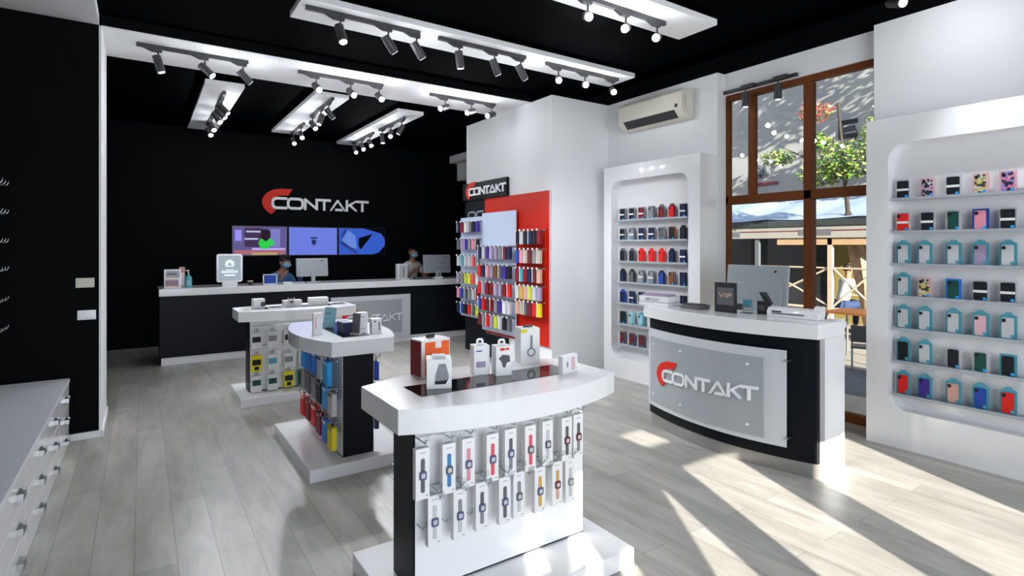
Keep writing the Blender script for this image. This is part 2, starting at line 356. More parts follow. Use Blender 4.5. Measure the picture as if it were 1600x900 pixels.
# ------------------------------------------------------------------ track lights
def track(p0, p1, spots, label, z=ZS, group='black spotlight rails'):
    """spots: (fraction, direction, lit)"""
    p0 = Vector((p0[0], p0[1], 0)); p1 = Vector((p1[0], p1[1], 0)); d = (p1 - p0); L = d.length; u = d.normalized(); n = Vector((-u.y, u.x, 0))
    root = thing('track_light', label, 'spotlight rail', (p0.x, p0.y, z), 0, group)
    M = Matrix(((u.x, n.x, 0, 0), (u.y, n.y, 0, 0), (0, 0, 1, 0), (0, 0, 0, 1)))
    r = MB(); r.T = M; r.box(0, L, -0.016, 0.016, -0.034, -0.001, lamp_black); r.build('rail', root)
    for fr, dr, lit in spots:
        x = fr * L; dr = Vector(dr).normalized()
        a = MB(); a.T = M
        a.prism([(x - 0.10, -0.034), (x + 0.05, -0.034), (x + 0.05, -0.062), (x - 0.03, -0.062)], -0.015, 0.015, lamp_black, axis='y')
        a.tube((x + 0.02, 0, -0.06), (x + 0.02, 0, -0.135), 0.007, lamp_black, n=8)
        piv = M @ Vector((x + 0.02, 0, -0.15))
        a.T = Matrix.Identity(4)
        p = piv - dr * 0.055; q = piv + dr * 0.085
        a.tube(p, q, 0.036, lamp_black, n=16); a.tube(q, q + dr * 0.012, 0.036, lamp_black, 0.031, n=16)
        s = a.build('spotlight', root)
        l = MB(); l.tube(q + dr * 0.0125, q + dr * 0.015, 0.029, lens_on if lit else lens_dim, n=16); l.build('lens', s)
        ld = bpy.data.lights.new('spot_lamp', 'SPOT'); ld.energy = SPOT_W if lit else SPOT_W * 0.8; ld.spot_size = math.radians(75); ld.spot_blend = 0.8; ld.shadow_soft_size = 0.03; ld.color = (0.93, 0.96, 1.0)
        lo = bpy.data.objects.new('spot_lamp', ld); C.objects.link(lo); lo.parent = root; lo.location = q + dr * 0.02
        lo.rotation_euler = dr.to_track_quat('-Z', 'Y').to_euler()
        gd = bpy.data.lights.new('soffit_fill', 'POINT'); gd.energy = 3.2 if lit else 2.2; gd.shadow_soft_size = 0.03; gd.color = (0.93, 0.96, 1.0)  # added point fill beside each lamp, brightening the soffits
        go = bpy.data.objects.new('soffit_fill', gd); C.objects.link(go); go.parent = root; go.location = q + dr * 0.05
    return root
dn = (0.05, -0.1, -1); rd = (0.62, 0.1, -0.75); cam_l = (-0.55, -0.75, -0.42)
track((2.66, 3.10), (3.60, 3.10), [(0.08, cam_l, 1), (0.5, (-0.7, -.6, -0.4), 1), (0.88, (-0.75, -.55, -.35), 1)], 'black rail with three lit spotlights aimed left, nearest the camera')
track((1.05, 4.42), (2.00, 4.42), [(0.26, (0.12, -0.35, -0.9), 1), (0.68, rd, 0), (0.95, rd, 0)], 'black spotlight rail at the left end of the long white ceiling panel')
track((2.18, 4.42), (3.12, 4.42), [(0.2, (0.2, 0.1, -1), 0), (0.6, (0.45, 0.1, -0.8), 0), (0.92, rd, 0)], 'black spotlight rail in the middle of the long white ceiling panel')
track((3.38, 4.43), (4.38, 4.43), [(0.14, cam_l, 1), (0.5, (-0.6, -0.8, -0.3), 1), (0.9, cam_l, 1)], 'spotlight rail with dazzling lamps at the right end of the long panel')
track((-0.04, 6.08), (0.89, 6.08), [(0.16, (0.25, 0.0, -0.9), 0), (0.57, (0.55, -0.35, -0.6), 1), (0.93, (0.62, 0.1, -0.6), 0)], 'leftmost spotlight rail on the white soffit beam')
track((1.37, 6.09), (2.30, 6.09), [(0.18, (0.1, -0.8, -0.5), 1), (0.58, (0.1, -0.8, -0.5), 1), (0.93, (0.0, -0.85, -0.5), 1)], 'middle spotlight rail on the white soffit beam, three lamps glaring')
track((2.90, 6.11), (3.83, 6.11), [(0.2, (-0.85, -0.35, -0.35), 1), (0.6, (-0.85, -0.35, -0.35), 1), (0.92, (-0.85, -0.35, -0.35), 1)], 'rightmost spotlight rail on the white soffit beam beside the pillar')
track((0.83, 7.42), (0.83, 8.35), [(0.25, (0.5, -0.3, -0.6), 0), (0.55, (0.5, -0.3, -0.6), 0), (0.9, (0.3, -0.5, -0.6), 1)], 'near spotlight rail on the leftmost back ceiling panel')
track((0.83, 8.6), (0.83, 9.55), [(0.3, (0.2, -0.6, -0.6), 1), (0.75, (0.2, -0.6, -0.6), 1)], 'far spotlight rail on the leftmost back ceiling panel')
track((1.98, 6.96), (2.0, 8.10), [(0.15, (0.6, 0.0, -0.7), 0), (0.5, (-0.3, -0.2, -0.8), 0), (0.9, (0.2, -0.6, -0.6), 1)], 'near spotlight rail on the middle back ceiling panel')
track((2.02, 8.60), (2.04, 9.55), [(0.2, (0, -0.7, -0.6), 1), (0.8, (0, -0.7, -0.6), 1)], 'far spotlight rail on the middle back ceiling panel')
track((3.13, 7.42), (3.13, 8.45), [(0.1, (-0.3, 0.2, -0.6), 0), (0.5, (-0.3, -0.6, -0.6), 1), (0.85, dn, 0)], 'near spotlight rail on the rightmost back ceiling panel')
track((3.13, 8.70), (3.13, 9.80), [(0.15, (0, -0.7, -0.6), 1), (0.5, (0, -0.7, -0.6), 1), (0.85, (0, -0.7, -0.6), 1)], 'far spotlight rail on the rightmost back ceiling panel')
track((4.62, 1.2), (4.62, 2.0), [(0.3, dn, 1), (0.75, (-0.5, -0.75, -0.4), 1)], 'spotlight rail on the black ceiling above the right wall unit', z=ZC)
# rail on the wall just above the window
root = thing('track_light', 'black rail with two downward spotlights fixed over the wooden window', 'spotlight rail', (5.24, 2.88, 3.25), 0, 'black spotlight rails')
MB().box(-0.034, 0, 0, 0.80, -0.016, 0.016, lamp_black).build('rail', root)
for y in (0.17, 0.52):
    a = MB(); a.box(-0.07, -0.034, y - 0.09, y + 0.05, -0.02, 0.02, lamp_black); a.tube((-0.06, y, -0.02), (-0.06, y, -0.06), 0.007, lamp_black, n=8)
    a.tube((-0.06, y, -0.06), (-0.06, y, -0.21), 0.036, lamp_black, n=16); s = a.build('spotlight', root)
    MB().tube((-0.06, y, -0.2105), (-0.06, y, -0.213), 0.028, lens_dim, n=16).build('lens', s)

# ------------------------------------------------------------------ air conditioner
ac = thing('air_conditioner', 'cream wall-mounted air conditioner high on the right wall', 'air conditioner', (XW, 4.0, 3.02))
b = MB(); b.prism([(0, 0.06), (0, 0.33), (-0.17, 0.33), (-0.205, 0.29), (-0.205, 0.10), (-0.13, 0.02), (-0.05, 0.0)], 0.0, 0.97, ac_white, axis='y')
b.build('body', ac, bevel=0.008)
b = MB(); b.T = Matrix.Translation((0, 0, 0)); b.prism([(-0.2065, 0.098), (-0.132, 0.018), (-0.128, 0.024), (-0.2, 0.102)], 0.10, 0.88, black_plastic, axis='y'); b.build('air_outlet', ac)
b = MB(); b.prism([(-0.207, 0.105), (-0.21, 0.12), (-0.207, 0.285), (-0.2, 0.29)], 0.03, 0.90, ac_white, axis='y'); b.build('front_panel', ac)
MB().box(-0.14, -0.03, -0.012, 0.004, 0.10, 0.25, cream).build('side_grille', ac)
MB().box(-0.213, -0.206, 0.05, 0.09, 0.12, 0.16, black_plastic).build('indicator', ac)

# ------------------------------------------------------------------ packages
def rrect(w, z0, z1, r, n=4, cx=0):
    pts = []
    for (x, z, a0) in ((w / 2 - r, z0 + r, -90), (w / 2 - r, z1 - r, 0), (-w / 2 + r, z1 - r, 90), (-w / 2 + r, z0 + r, 180)):
        for k in range(n + 1):
            a = math.radians(a0 + 90 * k / n); pts.append((cx + x + r * math.cos(a), z + r * math.sin(a)))
    return pts
def shape(pts, y0, y1, m):
    b = MB(); b.prism(pts, y0, y1, m, axis='y'); return b
def pack(kind, c1, c2, label, group, w=0.09, h=0.15, name='phone_case_package'):
    """stands on z=0, back at y=0, faces -y"""
    cm = COL.get(c1) or MATS[c1]; bm_ = COL.get(c2) or MATS[c2]
    if kind == 'arch':
        pts = [(-w / 2, 0), (w / 2, 0), (w / 2, h * 0.86), (w * 0.25, h * 0.93), (w * 0.15, h), (-w * 0.15, h), (-w * 0.25, h * 0.93), (-w / 2, h * 0.86)]
    elif kind == 'bottle':
        pts = [(-w / 2, 0), (w / 2, 0), (w / 2, h * 0.8), (w * 0.3, h * 0.88), (w * 0.22, h), (-w * 0.22, h), (-w * 0.3, h * 0.88), (-w / 2, h * 0.8)]
    else: pts = [(-w / 2, 0), (w / 2, 0), (w / 2, h), (-w / 2, h)]
    b = shape(pts, -0.014, 0, bm_)
    o = b.build(name)
    ih = h * (0.80 if kind in ('arch', 'bottle') else 0.92)
    cs = shape(rrect(w * 0.70 if kind != 'box' else w * 0.82, h * 0.04, ih, 0.008), -0.024, -0.0142, cm).build('phone_case', o)
    ix = -w * 0.22 if kind != 'box' else -w * 0.27
    shape(rrect(0.02, ih - 0.032, ih - 0.008, 0.005, cx=ix), -0.027, -0.0242, COL['black']).build('camera_cutout', cs)
    if kind == 'box': shape([(-w * .43, h * .40), (w * .43, h * .40), (w * .43, h * .52), (-w * .43, h * .52)], -0.0262, -0.0244, white_card).build('paper_band', o)
    if kind in ('box', 'card', 'arch'): shape(rrect(w * 0.22, h * 0.06, h * 0.18, 0.006, cx=w * 0.28), -0.0266, -0.0244, COL['skyblue'] if kind != 'arch' else COL['teal']).build('badge', o)
    tag(o, label, 'phone case', group)
    return o
CN = dict(black='black', navy='navy', red='red', darkred='dark red', palegrey='pale grey', darkgreen='dark green', pink='pink', peach='peach', purple='purple', royal='blue', blue='blue', grey='grey', lilac='lilac', white='white',
          brown='brown', maroon='maroon', palepink='pale pink', paleteal='pale teal', pat_dark='dark patterned', pattern_dark='dark patterned', pattern_yellow='yellow patterned', pattern_pink='pink patterned', teal='teal', skyblue='sky blue', green='green', yellow='yellow', lime='lime', gold='gold', orange='orange', beige='beige')

# ------------------------------------------------------------------ wall units with a rounded niche
def wall_unit(label, loc, width, depth, height, niche, shelves, group):
    root = thing('wall_display_unit', label, 'display unit', loc, -PI / 2)      # local x = world -y, local -y = world -x ; origin at the left end of the face
    x0, x1, z0, z1, dd = niche
    b = MB(); n = 6; r = 0.13
    inn = rrect(x1 - x0, z0, z1, r, n, (x0 + x1) / 2)
    out = []
    for (X, Z) in ((width, 0), (width, height), (0, height), (0, 0)): out += [(X, Z)] * (n + 1)
    N = len(inn)
    for i in range(N):
        j = (i + 1) % N
        if out[i] == out[j]: b.add([(inn[i][0], 0, inn[i][1]), (out[i][0], 0, out[i][1]), (inn[j][0], 0, inn[j][1])], [(0, 1, 2)], white_gloss)
        else: b.add([(inn[i][0], 0, inn[i][1]), (out[i][0], 0, out[i][1]), (out[j][0], 0, out[j][1]), (inn[j][0], 0, inn[j][1])], [(0, 1, 2, 3)], white_gloss)
    b.add([(0, 0, 0), (width, 0, 0), (width, 0, height), (0, 0, height), (0, depth, 0), (width, depth, 0), (width, depth, height), (0, depth, height)],
          [(0, 3, 7, 4), (1, 5, 6, 2), (3, 2, 6, 7), (4, 7, 6, 5), (0, 4, 5, 1)], white_gloss)
    b.build('cabinet_body', root)
    g2 = MB()
    for i in range(N):
        j = (i + 1) % N; g2.add([(inn[i][0], 0, inn[i][1]), (inn[j][0], 0, inn[j][1]), (inn[j][0], dd, inn[j][1]), (inn[i][0], dd, inn[i][1])], [(0, 1, 2, 3)], white_gloss, True)
    g2.add([(p[0], dd, p[1]) for p in inn], [list(range(N))], white_gloss); g2.build('niche_lining', root)
    for z in shelves:
        MB().box(x0 + 0.03, x1 - 0.03, 0.015, dd - 0.001, z - 0.016, z, shelf_mat).box(x0 + 0.03, x1 - 0.03, 0.011, 0.015, z - 0.016, z + 0.006, shelf_mat).build('shelf', root, bevel=0.001)
    return root
nearU = wall_unit('large white wall unit at the right edge with rows of phone cases', (4.985, 2.17, 0), 1.45, XW - 4.985, 2.63, (0.16, 1.29, 0.30, 2.42, 0.115), [0.425, 0.69, 0.95, 1.205, 1.46, 1.72, 1.98], 'w')
farU = wall_unit('white wall unit between the pillar and the window, full of phone cases', (4.84, 5.14, 0), 1.44, XW - 4.84, 2.58, (0.13, 1.29, 0.25, 2.40, 0.115), [0.41, 0.66, 0.915, 1.17, 1.42, 1.675, 1.92], 'w')
BOX = ('box', 'black', 'palegrey'); ARW = ('arch', 'palegrey', 'teal')
rows = [  # from the top shelf down
 [BOX, ('card', 'pattern_dark', 'palepink'), BOX, ('card', 'pattern_yellow', 'palepink'), ('card', 'pattern_pink', 'palepink')],
 [('box', 'red', 'palegrey'), BOX, ('card', 'darkgreen', 'palegrey'), ('card', 'pink', 'royal'), BOX],
 [ARW, ARW, ARW, ('arch', 'lilac', 'teal'), ARW],
 [ARW, ('card', 'pattern_yellow', 'palepink'), ('card', 'darkgreen', 'blue'), BOX, BOX],
 [ARW, ARW, ARW, ('arch', 'palepink', 'teal'), ARW],
 [('card', 'black', 'teal'), ARW, ('card', 'black', 'palegrey'), ('card', 'darkgreen', 'palegrey'), ('card', 'black', 'teal')],
 [('arch', 'red', 'teal'), ('arch', 'purple', 'teal'), ('arch', 'peach', 'teal'), ('arch', 'royal', 'teal'), ('arch', 'red', 'teal')]]
rows[5] = [('arch' if i < 2 else 'card', a[1], a[2]) for i, a in enumerate(rows[5])]
zs = [1.98, 1.72, 1.46, 1.205, 0.95, 0.69, 0.425]
ysn = [1.925, 1.76, 1.597, 1.436, 1.283]
protos = {}
def place_pack(spec, key, label, group, loc, rz, w, h, name='phone_case_package'):
    k = (spec, key)
    if k not in protos: o = protos[k] = pack(spec[0], spec[1], spec[2], label, group, w, h, name)
    else: o = copy_tree(protos[k]); tag(o, label, 'phone case', group)
    o.location = loc; o.rotation_euler = (0, 0, rz); return o
POSN = ['leftmost', 'second from left', 'third from left', 'fourth from left', 'fifth from left', 'sixth from left', 'seventh from left', 'eighth from left']
SHN = ['top shelf', 'second shelf down', 'third shelf down', 'fourth shelf down', 'fifth shelf down', 'sixth shelf down', 'bottom shelf']
for r_, row in enumerate(rows):
    for c_, sp in enumerate(row):
        arch = sp[0] == 'arch'
        place_pack(sp, 'n', '%s phone case, %s, %s of the right-edge wall unit' % (CN[sp[1]], POSN[c_], SHN[r_]), 'phone cases on the near wall unit',
                   (5.055, ysn[c_] + (0.02 if r_ >= 2 and c_ == 1 else 0), zs[r_] + 0.0005), -PI / 2, 0.094, 0.152 if not arch else 0.188)
G1_ = ('box', 'black', 'grey')
frows = [
 [('box', 'black', 'grey'), ('box', 'black', 'grey'), ('box', 'darkred', 'grey'), ('card', 'grey', 'strapgrey'), ('bottle', 'darkred', 'strapgrey'), ('bottle', 'red', 'maroon'), ('box', 'navy', 'navy')],
 [('box', 'black', 'grey'), ('box', 'grey', 'strapgrey'), ('box', 'navy', 'strapgrey'), ('box', 'navy', 'strapgrey'), ('card', 'strapgrey', 'grey'), ('card', 'black', 'brown'), ('bottle', 'black', 'black')],
 [('bottle', 'black', 'strapgrey'), ('bottle', 'black', 'strapgrey'), ('bottle', 'red', 'red'), ('bottle', 'red', 'red'), ('bottle', 'red', 'red'), ('bottle', 'navy', 'black'), ('box', 'navy', 'navy')],
 [('bottle', 'navy', 'black'), ('bottle', 'strapgrey', 'black'), ('box', 'grey', 'strapgrey'), ('box', 'grey', 'strapgrey'), ('bottle', 'royal', 'navy'), ('card', 'brown', 'strapgrey'), ('card', 'navy', 'black')],
 [('bottle', 'navy', 'royal'), ('box', 'navy', 'navy'), ('card', 'navy', 'black'), None, None, None, ('card', 'navy', 'black')],
 [('card', 'black', 'darkgreen'), ('arch', 'paleteal', 'paleteal'), ('arch', 'paleteal', 'teal'), None, None, None, None],
 [('card', 'maroon', 'strapgrey'), ('card', 'maroon', 'strapgrey'), ('card', 'maroon', 'strapgrey'), ('card', 'maroon', 'strapgrey'), None, None, None]]
CN.update(strapgrey='dark grey')
zf = [1.92, 1.675, 1.42, 1.17, 0.915, 0.66, 0.41]
ysf = [4.885, 4.73, 4.578, 4.424, 4.274, 4.126, 3.972]
for r_, row in enumerate(frows):
    for c_, sp in enumerate(row):
        if sp is None: continue
        place_pack(sp, 'f', '%s phone case, %s, %s of unit left of the window' % (CN[sp[1]], POSN[c_], SHN[r_]), 'phone cases on the far wall unit',
                   (4.92, ysf[c_], zf[r_] + 0.0005), -PI / 2, 0.09, 0.158 if sp[0] in ('bottle', 'arch') else 0.146)

# ------------------------------------------------------------------ floor gondolas
TZ = 0.94
def bow(hl, hw, bulge, n=14):
    top = [(-hl + 2 * hl * k / n, -(hw + bulge * (1 - (2 * k / n - 1) ** 2))) for k in range(n + 1)]
    return top + [(-x, -y) for x, y in top]
def gondola(label, loc, rz, end_black=True):
    root = thing('display_gondola', label, 'display stand', loc, rz, 'white floor display stands')
    MB().box(-0.595, 0.595, -0.37, 0.37, 0, 0.09, white_gloss).build('base', root, bevel=0.004)
    MB().box(-0.485, 0.485, -0.112, 0.112, 0.09, TZ - 0.105, black_gloss).build('core_panel', root, bevel=0.002)
    for s in (-1, 1):
        MB().box(-0.477, 0.477, s * 0.112, s * 0.1165, 0.10, TZ - 0.106, white_gloss).build('display_board', root)
        MB().box(-0.477, 0.477, s * 0.150, s * 0.158, 0.775, 0.783, chrome).box(-0.477, 0.477, s * 0.150, s * 0.158, 0.565, 0.573, chrome).build('hook_rail', root)
    b = MB(); b.prism(bow(0.60, 0.225, 0.13), TZ - 0.105, TZ, white_gloss, smooth=False); b.build('countertop', root, bevel=0.003)
    MB().box(-0.44, 0.44, -0.10, 0.10, TZ, TZ + 0.002, black_glass).build('glass_inset', root)
    return root
G1 = gondola('nearest white display stand with smartwatch boxes hanging on its front', (1.46, 2.335, 0), 0)
G2 = gondola('middle display stand turned sideways with blue and red packages', (1.31, 4.44, 0), PI / 2)
G3 = gondola('farthest display stand in front of the back counter with yellow packages', (1.41, 6.38, 0), 0)

def hook(root, x, y, z, s=-1, L=0.10):
    b = MB(); b.tube((x, y, z), (x, y + s * L, z), 0.003, chrome, n=6); b.tube((x, y + s * L, z), (x, y + s * (L + 0.01), z + 0.018), 0.003, chrome, n=6)
    b.box(x - 0.014, x + 0.014, y + s * (L + .008), y + s * (L + 0.011), z + 0.012, z + 0.036, clear); return b.build('hook', root)
def hang_box(name, label, cat, group, w, h, d, card, paint=None, tab=True, at=(0, 0, 0), rz=0):
    """hangs with its top at z=0, faces -y, front face at y=-d"""
    o = MB().box(-w / 2, w / 2, -d, 0, -h, 0, card).build(name, bevel=0.002); tag(o, label, cat, group)
    if tab:
        b = MB(); b.prism(rrect(w * 0.55, 0.0, 0.035, 0.012), -d * 0.5 - 0.001, -d * 0.5 + 0.001, clear, axis='y'); b.build('hang_tab', o)
    if paint: paint(o, w, h, d)
    o.location = at; o.rotation_euler = (0, 0, rz); return o
def watch_paint(strap, strap2, case):
    def f(o, w, h, d):
        b = MB(); b.prism(rrect(0.017, -h * 0.86, -h * 0.50, 0.006), -d - 0.003, -d - 0.0003, COL[strap2], axis='y'); b.prism(rrect(0.017, -h * 0.50, -h * 0.20, 0.006), -d - 0.003, -d - 0.0003, COL[strap], axis='y'); b.build('watch_strap', o)
        b = MB(); b.prism(rrect(0.031, -h * 0.61, -h * 0.44, 0.007), -d - 0.007, -d - 0.0032, COL[case], axis='y'); b.prism(rrect(0.018, -h * 0.57, -h * 0.48, 0.004), -d - 0.008, -d - 0.0071, COL['palegrey'], axis='y'); b.build('watch_face', o)
        MB().box(-0.012, 0.012, -d - 0.0012, -d - 0.0003, -h * 0.09, -h * 0.08, COL['grey']).box(w * .2, w * .36, -d - 0.0012, -d - 0.0003, -h * 0.94, -h * 0.925, COL['grey']).build('printed_mark', o)
    return f
w1 = [(0.980, 'strapgrey', 'strapgrey', 'lens'), (1.099, 'strapblue', 'strapblue', 'strapgrey'), (1.200, 'pink', 'pink', 'lens'), (1.319, 'rose', 'rose', 'lens'), (1.424, 'strapgrey', 'grey', 'lens'),
      (1.530, 'rose', 'rose', 'strapgrey'), (1.640, 'palegrey', 'palegrey', 'strapgrey'), (1.752, 'strapgrey', 'strapgrey', 'maroon'), (1.835, 'strapgrey', 'grey', 'maroon')]
w2 = [(1.036, 'palegrey', 'palegrey', 'lens'), (1.152, 'grey', 'palegrey', 'lens'), (1.269, 'strapgrey', 'grey', 'lens'), (1.385, 'strapgrey', 'strapgrey', 'lens'), (1.471, 'grey', 'palegrey', 'strapgrey'),
      (1.586, 'gold', 'gold', 'lens'), (1.700, 'gold', 'peach', 'maroon'), (1.775, 'palegrey', 'palegrey', 'grey')]
SN = dict(strapgrey='dark grey', strapblue='blue', pink='pink', rose='red', palegrey='pale grey', grey='grey', gold='gold')
for rw, lst, zt, rn in ((0, w1, 0.752, 'upper'), (1, w2, 0.542, 'lower')):
    for i, (x, s1, s2, cs) in enumerate(lst):
        hang_box('watch_box', 'boxed %s smartwatch, %s, %s row of nearest stand' % (SN[s1], POSN[i] if i < 8 else 'last on the right', rn), 'watch box', 'smartwatch boxes on the nearest stand',
                 0.064, 0.215, 0.03, white_card, watch_paint(s1, s2, cs), at=(x, 2.165 if i % 2 == 0 else 2.155, zt))
        hk = hook(G1, x - 1.46, -0.122, (zt + 0.028), L=0.105 if i % 2 == 0 else 0.115)
for x in (1.06, 1.18, 1.30, 1.42, 1.53, 1.65): hook(G1, x - 1.46, -0.122, 0.52, L=0.08)
for x in (0.99, 1.10, 1.22): hook(G1, x - 1.46, -0.122, 0.40, L=0.06)

def pic_paint(col, bands=(0.2, 0.62), second=None):
    def f(o, w, h, d):
        MB().box(-w * .40, w * .40, -d - 0.002, -d - .0003, -h * bands[1], -h * bands[0], COL[col]).build('printed_picture', o)
        if second: b = MB(); b.prism(rrect(w * .45, -h * .9, -h * .68, .01), -d - .002, -d - .0003, COL[second], axis='y'); b.build('product_shape', o)
    return f
# accessories on the far stand (three rows of four columns seen)
g3 = [(0.985, 0.71, 'white', 'black', 'white earphone box with dark round picture'), (1.14, 0.71, 'white', 'grey', 'white boxed earphones'), (1.30, 0.71, 'white', 'black', 'white boxed headset'),
      (0.985, 0.475, 'yellow', 'black', 'yellow carded charger with black picture'), (1.14, 0.475, 'white', 'teal', 'white box with teal tab'), (1.30, 0.475, 'white', 'grey', 'plain white boxed cable'), (1.45, 0.475, 'white', 'palegrey', 'plain white box'),
      (0.985, 0.265, 'white', 'darkgreen', 'white box with dark green side'), (1.14, 0.265, 'white', 'darkgreen', 'white box with green edge'), (1.30, 0.275, 'yellow', 'black', 'yellow carded cable with black print'), (1.45, 0.275, 'green', 'black', 'green framed black accessory box')]
for i, (x, z, c1, c2, ds) in enumerate(g3):
    rn = ('top', 'middle', 'bottom')[0 if z > 0.6 else (1 if z > 0.4 else 2)]
    col = {0.985: 'leftmost', 1.14: 'second', 1.30: 'third', 1.45: 'fourth'}[x]
    hang_box('accessory_box', '%s, %s, %s row of farthest stand' % (ds, col, rn), 'accessory box', 'accessories on the farthest stand', 0.10 if c1 != 'green' else 0.12, 0.165, 0.03, COL[c1],
             pic_paint(c2, (0.25, 0.6) if c1 != 'green' else (0.12, 0.88), 'black' if c1 == 'yellow' else None), at=(x, 6.22, z))
    hook(G3, x - 1.41, -0.122, z + 0.02, L=0.08)
# packages on the sideways stand: left face (x = 1.19), facing -x
g2 = [(4.78, 0.775, 'skyblue', 'sky blue carded case'), (4.62, 0.775, 'blue', 'blue carded case'), (4.46, 0.775, 'blue', 'deep blue carded case'), (4.30, 0.775, 'palegrey', 'pale grey hanging case'), (4.14, 0.765, 'skyblue', 'bright sky blue carded case'),
      (4.78, 0.58, 'grey', 'small grey accessory'), (4.62, 0.58, 'strapgrey', 'dark grey accessory'), (4.47, 0.58, 'grey', 'grey carded accessory'), (4.32, 0.58, 'black', 'black accessory'), (4.17, 0.57, 'skyblue', 'sky blue slim package'), (4.03, 0.56, 'palegrey', 'pale package with navy edge'),
      (4.80, 0.36, 'red', 'red carded case'), (4.64, 0.36, 'darkred', 'dark red carded case'), (4.47, 0.36, 'red', 'bright red carded case'), (4.33, 0.34, 'darkred', 'dark red package'), (4.17, 0.33, 'blue', 'tilted blue package'), (4.03, 0.32, 'yellow', 'yellow-green package')]
G2x = 1.31
for i, (y, z, c1, ds) in enumerate(g2):
    rn = ('top', 'middle', 'bottom')[0 if z > 0.7 else (1 if z > 0.5 else 2)]
    hang_box('carded_case', '%s, %s, %s row of the sideways stand' % (ds, '%s from the back' % ORD[[0, 1, 2, 3, 4, 0, 1, 2, 3, 4, 5, 0, 1, 2, 3, 4, 5][i]], rn), 'phone case', 'cases on the sideways stand',
             0.115, 0.175 if z > .7 else 0.16, 0.035, COL[c1], pic_paint('white' if c1 in ('skyblue', 'blue', 'red') else ('navy' if c1 == 'palegrey' else 'grey'), (0.05, 0.15)), at=(1.145, 4.78 - (4.78 - y) * 1.06, z), rz=-PI / 2)
    hook(G2, 4.78 - (4.78 - y) * 1.06 - 4.44, 0.122, z + 0.02, s=1, L=0.09)
for (y, z, c) in ((4.10, 0.72, 'royal'), (4.10, 0.35, 'navy'), (4.3, 0.72, 'white'), (4.3, 0.50, 'palegrey')):
    hang_box('carded_case', '%s package, %s row, right of sideways stand, %s' % (dict(royal='blue', navy='navy', white='white', palegrey='pale grey')[c], 'upper' if z > .6 else 'lower', 'at its near end' if y < 4.2 else 'second from its near end'), 'phone case', 'cases on the sideways stand', 0.07, 0.14, 0.03, COL[c], pic_paint('palegrey'), at=(1.475, y, z), rz=PI / 2)
    hook(G2, y - 4.44, -0.122, z + 0.02, L=0.08)

# ------------------------------------------------------------------ things on the nearest stand
def front_words(parent, m, y, items):
    b = MB()
    for (x0, x1, z0, z1) in items: b.box(x0, x1, y - 0.001, y - 0.0002, z0, z1, m)
    return b.build('printed_words', parent)
def carton(name, label, cat, w, d, h, m, loc, rz, bev=0.002):
    o = thing(name, label, cat, loc, rz); MB().box(-w / 2, w / 2, -d / 2, d / 2, 0, h, m).build('carton', o, bevel=bev); return o
o = carton('gift_box', 'orange and white boxed speaker with dark red side on the nearest stand', 'box', 0.17, 0.11, 0.19, white_card, (1.235, 2.60, TZ), 0.12)
MB().box(-0.065, 0.08, -0.0565, -0.0552, 0.012, 0.178, orange).build('orange_front', o, label='orange printed front')
MB().box(-0.0865, -0.0852, -0.05, 0.05, 0.008, 0.182, COL['darkred']).build('red_side', o, label='dark red side')
MB().box(-0.005, 0.03, -0.0585, -0.0566, 0.145, 0.178, white_card).build('sticker', o)
MB().box(0.02, 0.04, -0.0585, -0.0566, 0.03, 0.05, COL['black']).build('printed_mark', o)
MB().prism(rrect(0.05, 0.19, 0.21, 0.008), -0.004, 0.004, black_plastic, axis='y').build('carry_loop', o)
o = carton('speaker_box', 'white box with a curved grey speaker picture, front left on the nearest stand', 'box', 0.115, 0.115, 0.135, white_card, (1.165, 2.36, TZ + .002), -0.42)
b = MB(); b.prism([(-0.02, 0.03), (0.035, 0.035), (0.045, 0.06), (0.03, 0.115), (0.0, 0.115), (-0.015, 0.07)], -0.0595, -0.0578, COL['grey'], axis='y'); b.build('speaker_picture', o)
MB().prism([(-0.02, 0.022), (0.03, 0.022), (0.047, 0.055), (0.034, 0.04), (-0.018, 0.036)], -0.0612, -0.0597, COL['black'], axis='y').build('picture_base', o)
MB().box(-0.0592, -0.0578, -0.004, 0.004, 0.025, 0.10, COL['grey']).build('side_print', o)
MB().box(-0.03, 0.03, -0.03, 0.03, 0.135, 0.147, COL['palegrey']).build('top_flap', o)
for k, (x, y, rz, lb, red) in enumerate(((1.455, 2.47, -0.25, 'left white hang-tab box with small blue print on the nearest stand', 0), (1.54, 2.395, -0.25, 'right white hang-tab box with a dark device picture on the nearest stand', 1))):
    o = carton('hang_tab_box', lb, 'box', 0.085, 0.075, 0.15, white_card, (x, y, TZ + .002), rz)
    b = MB(); b.prism([(-0.02, 0.15), (0.02, 0.15), (0.02, 0.172), (0.012, 0.183), (-0.012, 0.183), (-0.02, 0.172)], -0.001, 0.001, white_card, axis='y'); b.box(-0.008, 0.008, -0.0018, 0.0018, 0.16, 0.172, COL['black']); b.build('hang_tab', o)
    if red:
        MB().box(-0.02, 0.005, -0.0388, -0.0376, 0.128, 0.142, COL['red']).box(0.01, 0.028, -0.0388, -0.0376, 0.13, 0.141, COL['red']).build('red_mark', o)
        b = MB(); b.prism([(-0.028, 0.09), (-0.005, 0.108), (0.03, 0.102), (0.034, 0.072), (0.015, 0.065), (0.006, 0.04), (-0.006, 0.045), (-0.012, 0.07)], -0.039, -0.0376, black_plastic, axis='y'); b.build('device_picture', o)
    else:
        MB().box(-0.03, 0.0, -0.0388, -0.0376, 0.12, 0.126, COL['royal']).box(-0.03, 0.02, -0.0388, -0.0376, 0.04, 0.07, COL['lilac']).build('blue_print', o)
o = carton('headphone_box', 'tall white box with a headphone picture at the back of the nearest stand', 'box', 0.115, 0.10, 0.20, white_card, (1.83, 2.575, TZ), -0.25)
